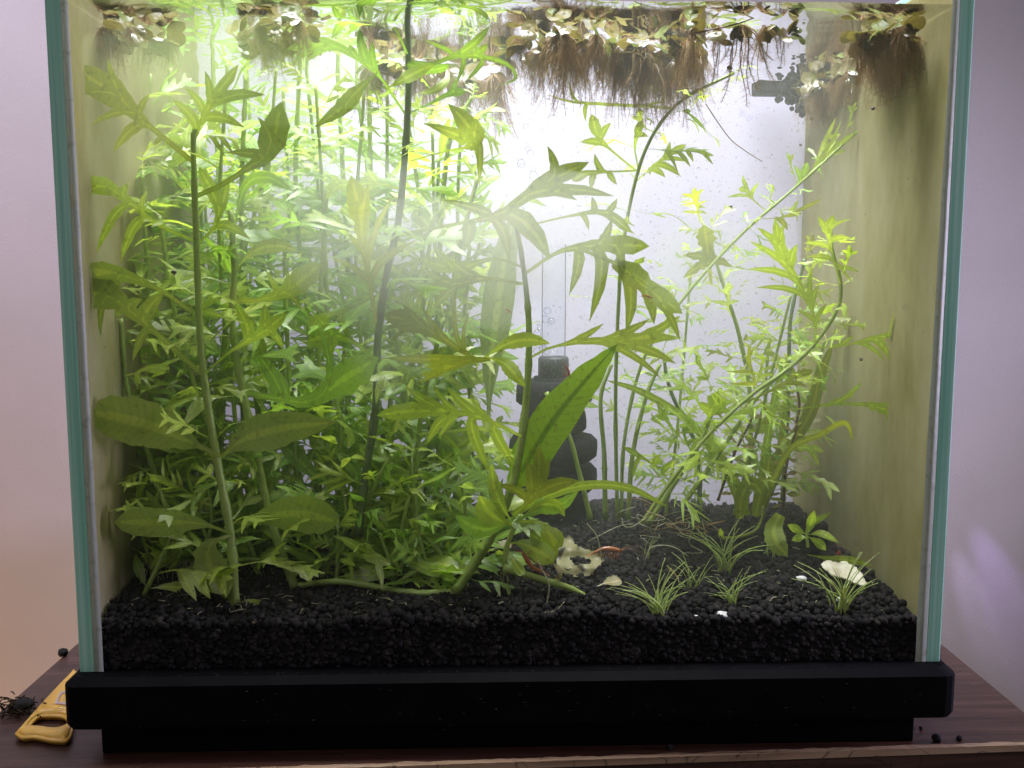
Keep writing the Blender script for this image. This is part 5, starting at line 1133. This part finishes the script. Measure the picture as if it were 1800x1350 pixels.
# cream shell scrap under the deep red shrimp
so = [(1444, 993), (1453, 987), (1470, 989), (1488, 990), (1502, 998), (1514, 1008), (1523, 1029), (1512, 1030), (1502, 1026), (1483, 1019), (1463, 1013), (1449, 1003)]
ys = PZ(1490, 1026, Z0+.002).y; vs, fs, idx = [], [], {}
for iy in range(26):
    for ix in range(44):
        x, y = 1441+ix*2, 983+iy*2; jx = 2.5*noise.noise(Vector((x*.15, y*.15, 3))); jy = 2.5*noise.noise(Vector((x*.15, y*.15, 9)))
        if not inpoly(x+1+jx, y+1+jy, so): continue
        q4 = []
        for a, b in ((0, 0), (1, 0), (1, 1), (0, 1)):
            k = (ix+a, iy+b)
            if k not in idx:
                px, py = 1441+k[0]*2, 983+k[1]*2
                idx[k] = len(vs); vs.append(P(px, py, ys+.016*(1026-py)/43+.0012*math.sin(px*.09)+.0004*noise.noise(Vector((px*.3, py*.3, 0)))))
            q4.append(idx[k])
        fs.append(q4)
o = link('shell_piece', mesh('shell_piece', [v-vs[0] for v in vs], fs), M['cream']); o.location = vs[0]; md = o.modifiers.new('thickness', 'SOLIDIFY'); md.thickness = .0009
tag(o, 'flat ragged cream shell piece propped on the soil, carrying a deep red shrimp', 'shell')
for px, py, s, fl_, lab in [(1272, 1070, .0028, .55, 'flat white pebble in front of the middle grass tufts'), (1408, 1024, .0025, .7, 'white angular pebble left of the cream shell'), (1481, 1049, .0024, .9, 'round white pebble inside the rightmost grass tuft'), (1617, 1098, .0026, .6, 'crumb of pale porous stone in the right front corner'), (1236, 1083, .0016, .7, 'tiny white crumb left of the flat white pebble')]:
    bm = bmesh.new(); bmesh.ops.create_icosphere(bm, subdivisions=3, radius=1)
    for v in bm.verts: d = 1+.35*noise.noise(v.co*1.3+Vector((px, 0, 0))); v.co = Vector((v.co.x*d*1.15, v.co.y*d, v.co.z*d*fl_))
    me = bpy.data.meshes.new('white_pebble'); bm.to_mesh(me); bm.free(); o = link('white_pebble', me, M['white']); g = PZ(px, py, Z0+.002); g.z = gravel_z(g.x, g.y)+.0012; g.y = max(g.y, .011); o.location = g; o.scale = (s,)*3; tag(o, lab, 'pebble', 'white pebbles on the soil')
dr = empty('dead_root', P(208, 960, .055), 'dark red old root standing against the left glass low down', 'root')
stem(dr, [P(212, 975, .055), P(208, 935, .055), P(203, 905, .056), P(200, 888, .056)], .0019, .0007, 'deadroot', 'stalk', n=18)

# ------------------------------------------------------------------ things on the table
hd = [(26, 1286), (38, 1293), (60, 1292), (95, 1298), (124, 1292), (132, 1240), (140, 1190), (131, 1176), (120, 1184), (80, 1226)]
hole = [(50, 1274), (66, 1258), (80, 1255), (108, 1256), (118, 1264), (112, 1274), (96, 1278), (72, 1275)]
def rnd_poly(poly, n): return spline([Vector(p) for p in poly+poly[:1]], n*len(poly)+1)[:-1]
bm = bmesh.new(); co, fa = [], []
for poly, n in ((hd, 4), (hole, 3)): b = len(co); co += ccw([Vector((v.x, -v.y)) for v in rnd_poly(poly, n)]); fa.append(list(range(b, len(co))))
co = [Vector((v.x, -v.y)) for v in co]
q = [PZ(v.x, v.y, ZT+.004) for v in co]; cen = Vector((sum(p.x for p in q)/len(q), sum(p.y for p in q)/len(q), ZT))
q2 = [Vector((p.x-cen.x, p.y-cen.y))*100 for p in q]
v2, e2, f2, _, _, of = delaunay_2d_cdt(q2, [], fa, 0, 1e-5)
bv = [bm.verts.new((v.x/100, v.y/100, .0045)) for v in v2]
for f, o_ in zip(f2, of):
    if o_ and 1 not in o_: bm.faces.new([bv[i] for i in f])
ex = bmesh.ops.extrude_face_region(bm, geom=bm.faces[:])
for v in [g for g in ex['geom'] if isinstance(g, bmesh.types.BMVert)]: v.co.z = .0003
bmesh.ops.recalc_face_normals(bm, faces=bm.faces[:])
sharp = [e for e in bm.edges if len(e.link_faces) == 2 and e.calc_face_angle() > 1.0]
bmesh.ops.bevel(bm, geom=sharp, offset=.0013, segments=3, affect='EDGES')
me = bpy.data.meshes.new('handle_body'); bm.to_mesh(me); bm.free()
sk = empty('scraper_handle', cen, 'yellow plastic scraper handle with a finger hole lying on the table at the tank corner', 'tool')
ob = link('handle_body', me, M['yellow']); ob.parent = sk
lp = [PZ(v[0], v[1], ZT+.0050) for v in [(96, 1236), (106, 1216), (128, 1212), (126, 1240)]]
bm = bmesh.new(); a = [bm.verts.new(p-cen) for p in lp]; mid = sum((p-cen for p in lp), Vector())/4; i_ = [bm.verts.new(mid+(p-cen-mid)*.72) for p in lp]
for k in range(4): bm.faces.new((a[k], a[(k+1) % 4], i_[(k+1) % 4], i_[k]))
me = bpy.data.meshes.new('printed_border'); bm.to_mesh(me); bm.free(); ob = link('printed_border', me, M['lilac'], None, False); ob.parent = sk

ms = empty('dry_moss', PZ(25, 1250, ZT), 'scrap of dried dark moss lying on the left edge of the table', 'plant debris')
vs, fs = [], []
for _ in range(110):
    a = PZ(R.gauss(30, 20), R.gauss(1246, 9), ZT+.002); a.z = ZT+R.uniform(.0005, .004); d = Vector((R.uniform(-1, .6), R.uniform(-.5, .5), R.uniform(-.1, .35)))*R.uniform(.004, .011)
    b = a+d; b.z = max(b.z, ZT+.0004); tube_data([a, (a+b)/2+Vector((0, 0, .0008)), b], .00035, 3, vs, fs)
o = put(ms, link('moss_strand', mesh('moss_strand', vs, fs), M['debris'])); o['kind'] = 'stuff'
bm = bmesh.new(); bmesh.ops.create_icosphere(bm, subdivisions=3, radius=1)
for v in bm.verts: v.co *= 1+.3*noise.noise(v.co*1.5)
PM = bpy.data.meshes.new('pellet'); bm.to_mesh(PM); bm.free(); PM.materials.append(M['soil']); PM.polygons.foreach_set('use_smooth', [True]*len(PM.polygons))
for px, py, s, lab in [(110, 1153, .0026, 'stray soil pellet on the table behind the left tank corner'), (1647, 1303, .0021, 'larger stray soil pellet on the table at the right front edge'), (1686, 1301, .0013, 'smaller stray soil pellet on the table at the right front edge, rightmost'), (1619, 1282, .0009, 'tiny stray soil crumb on the table beside the base'), (42, 1250, .0045, 'flat dark lump lying in the dried moss'), (1176, 1318, .0016, 'dark soil pellet on the table in front of the base')]:
    o = bpy.data.objects.new('soil_pellet', PM); COL.objects.link(o); o.location = PZ(px, py, ZT)+Vector((0, 0, s*.8)); o.scale = (s*1.1, s, s*(.5 if 'flat' in lab else .9)); o.rotation_euler = (0, 0, R.uniform(0, 6)); tag(o, lab, 'pellet', 'stray soil pellets on the table')
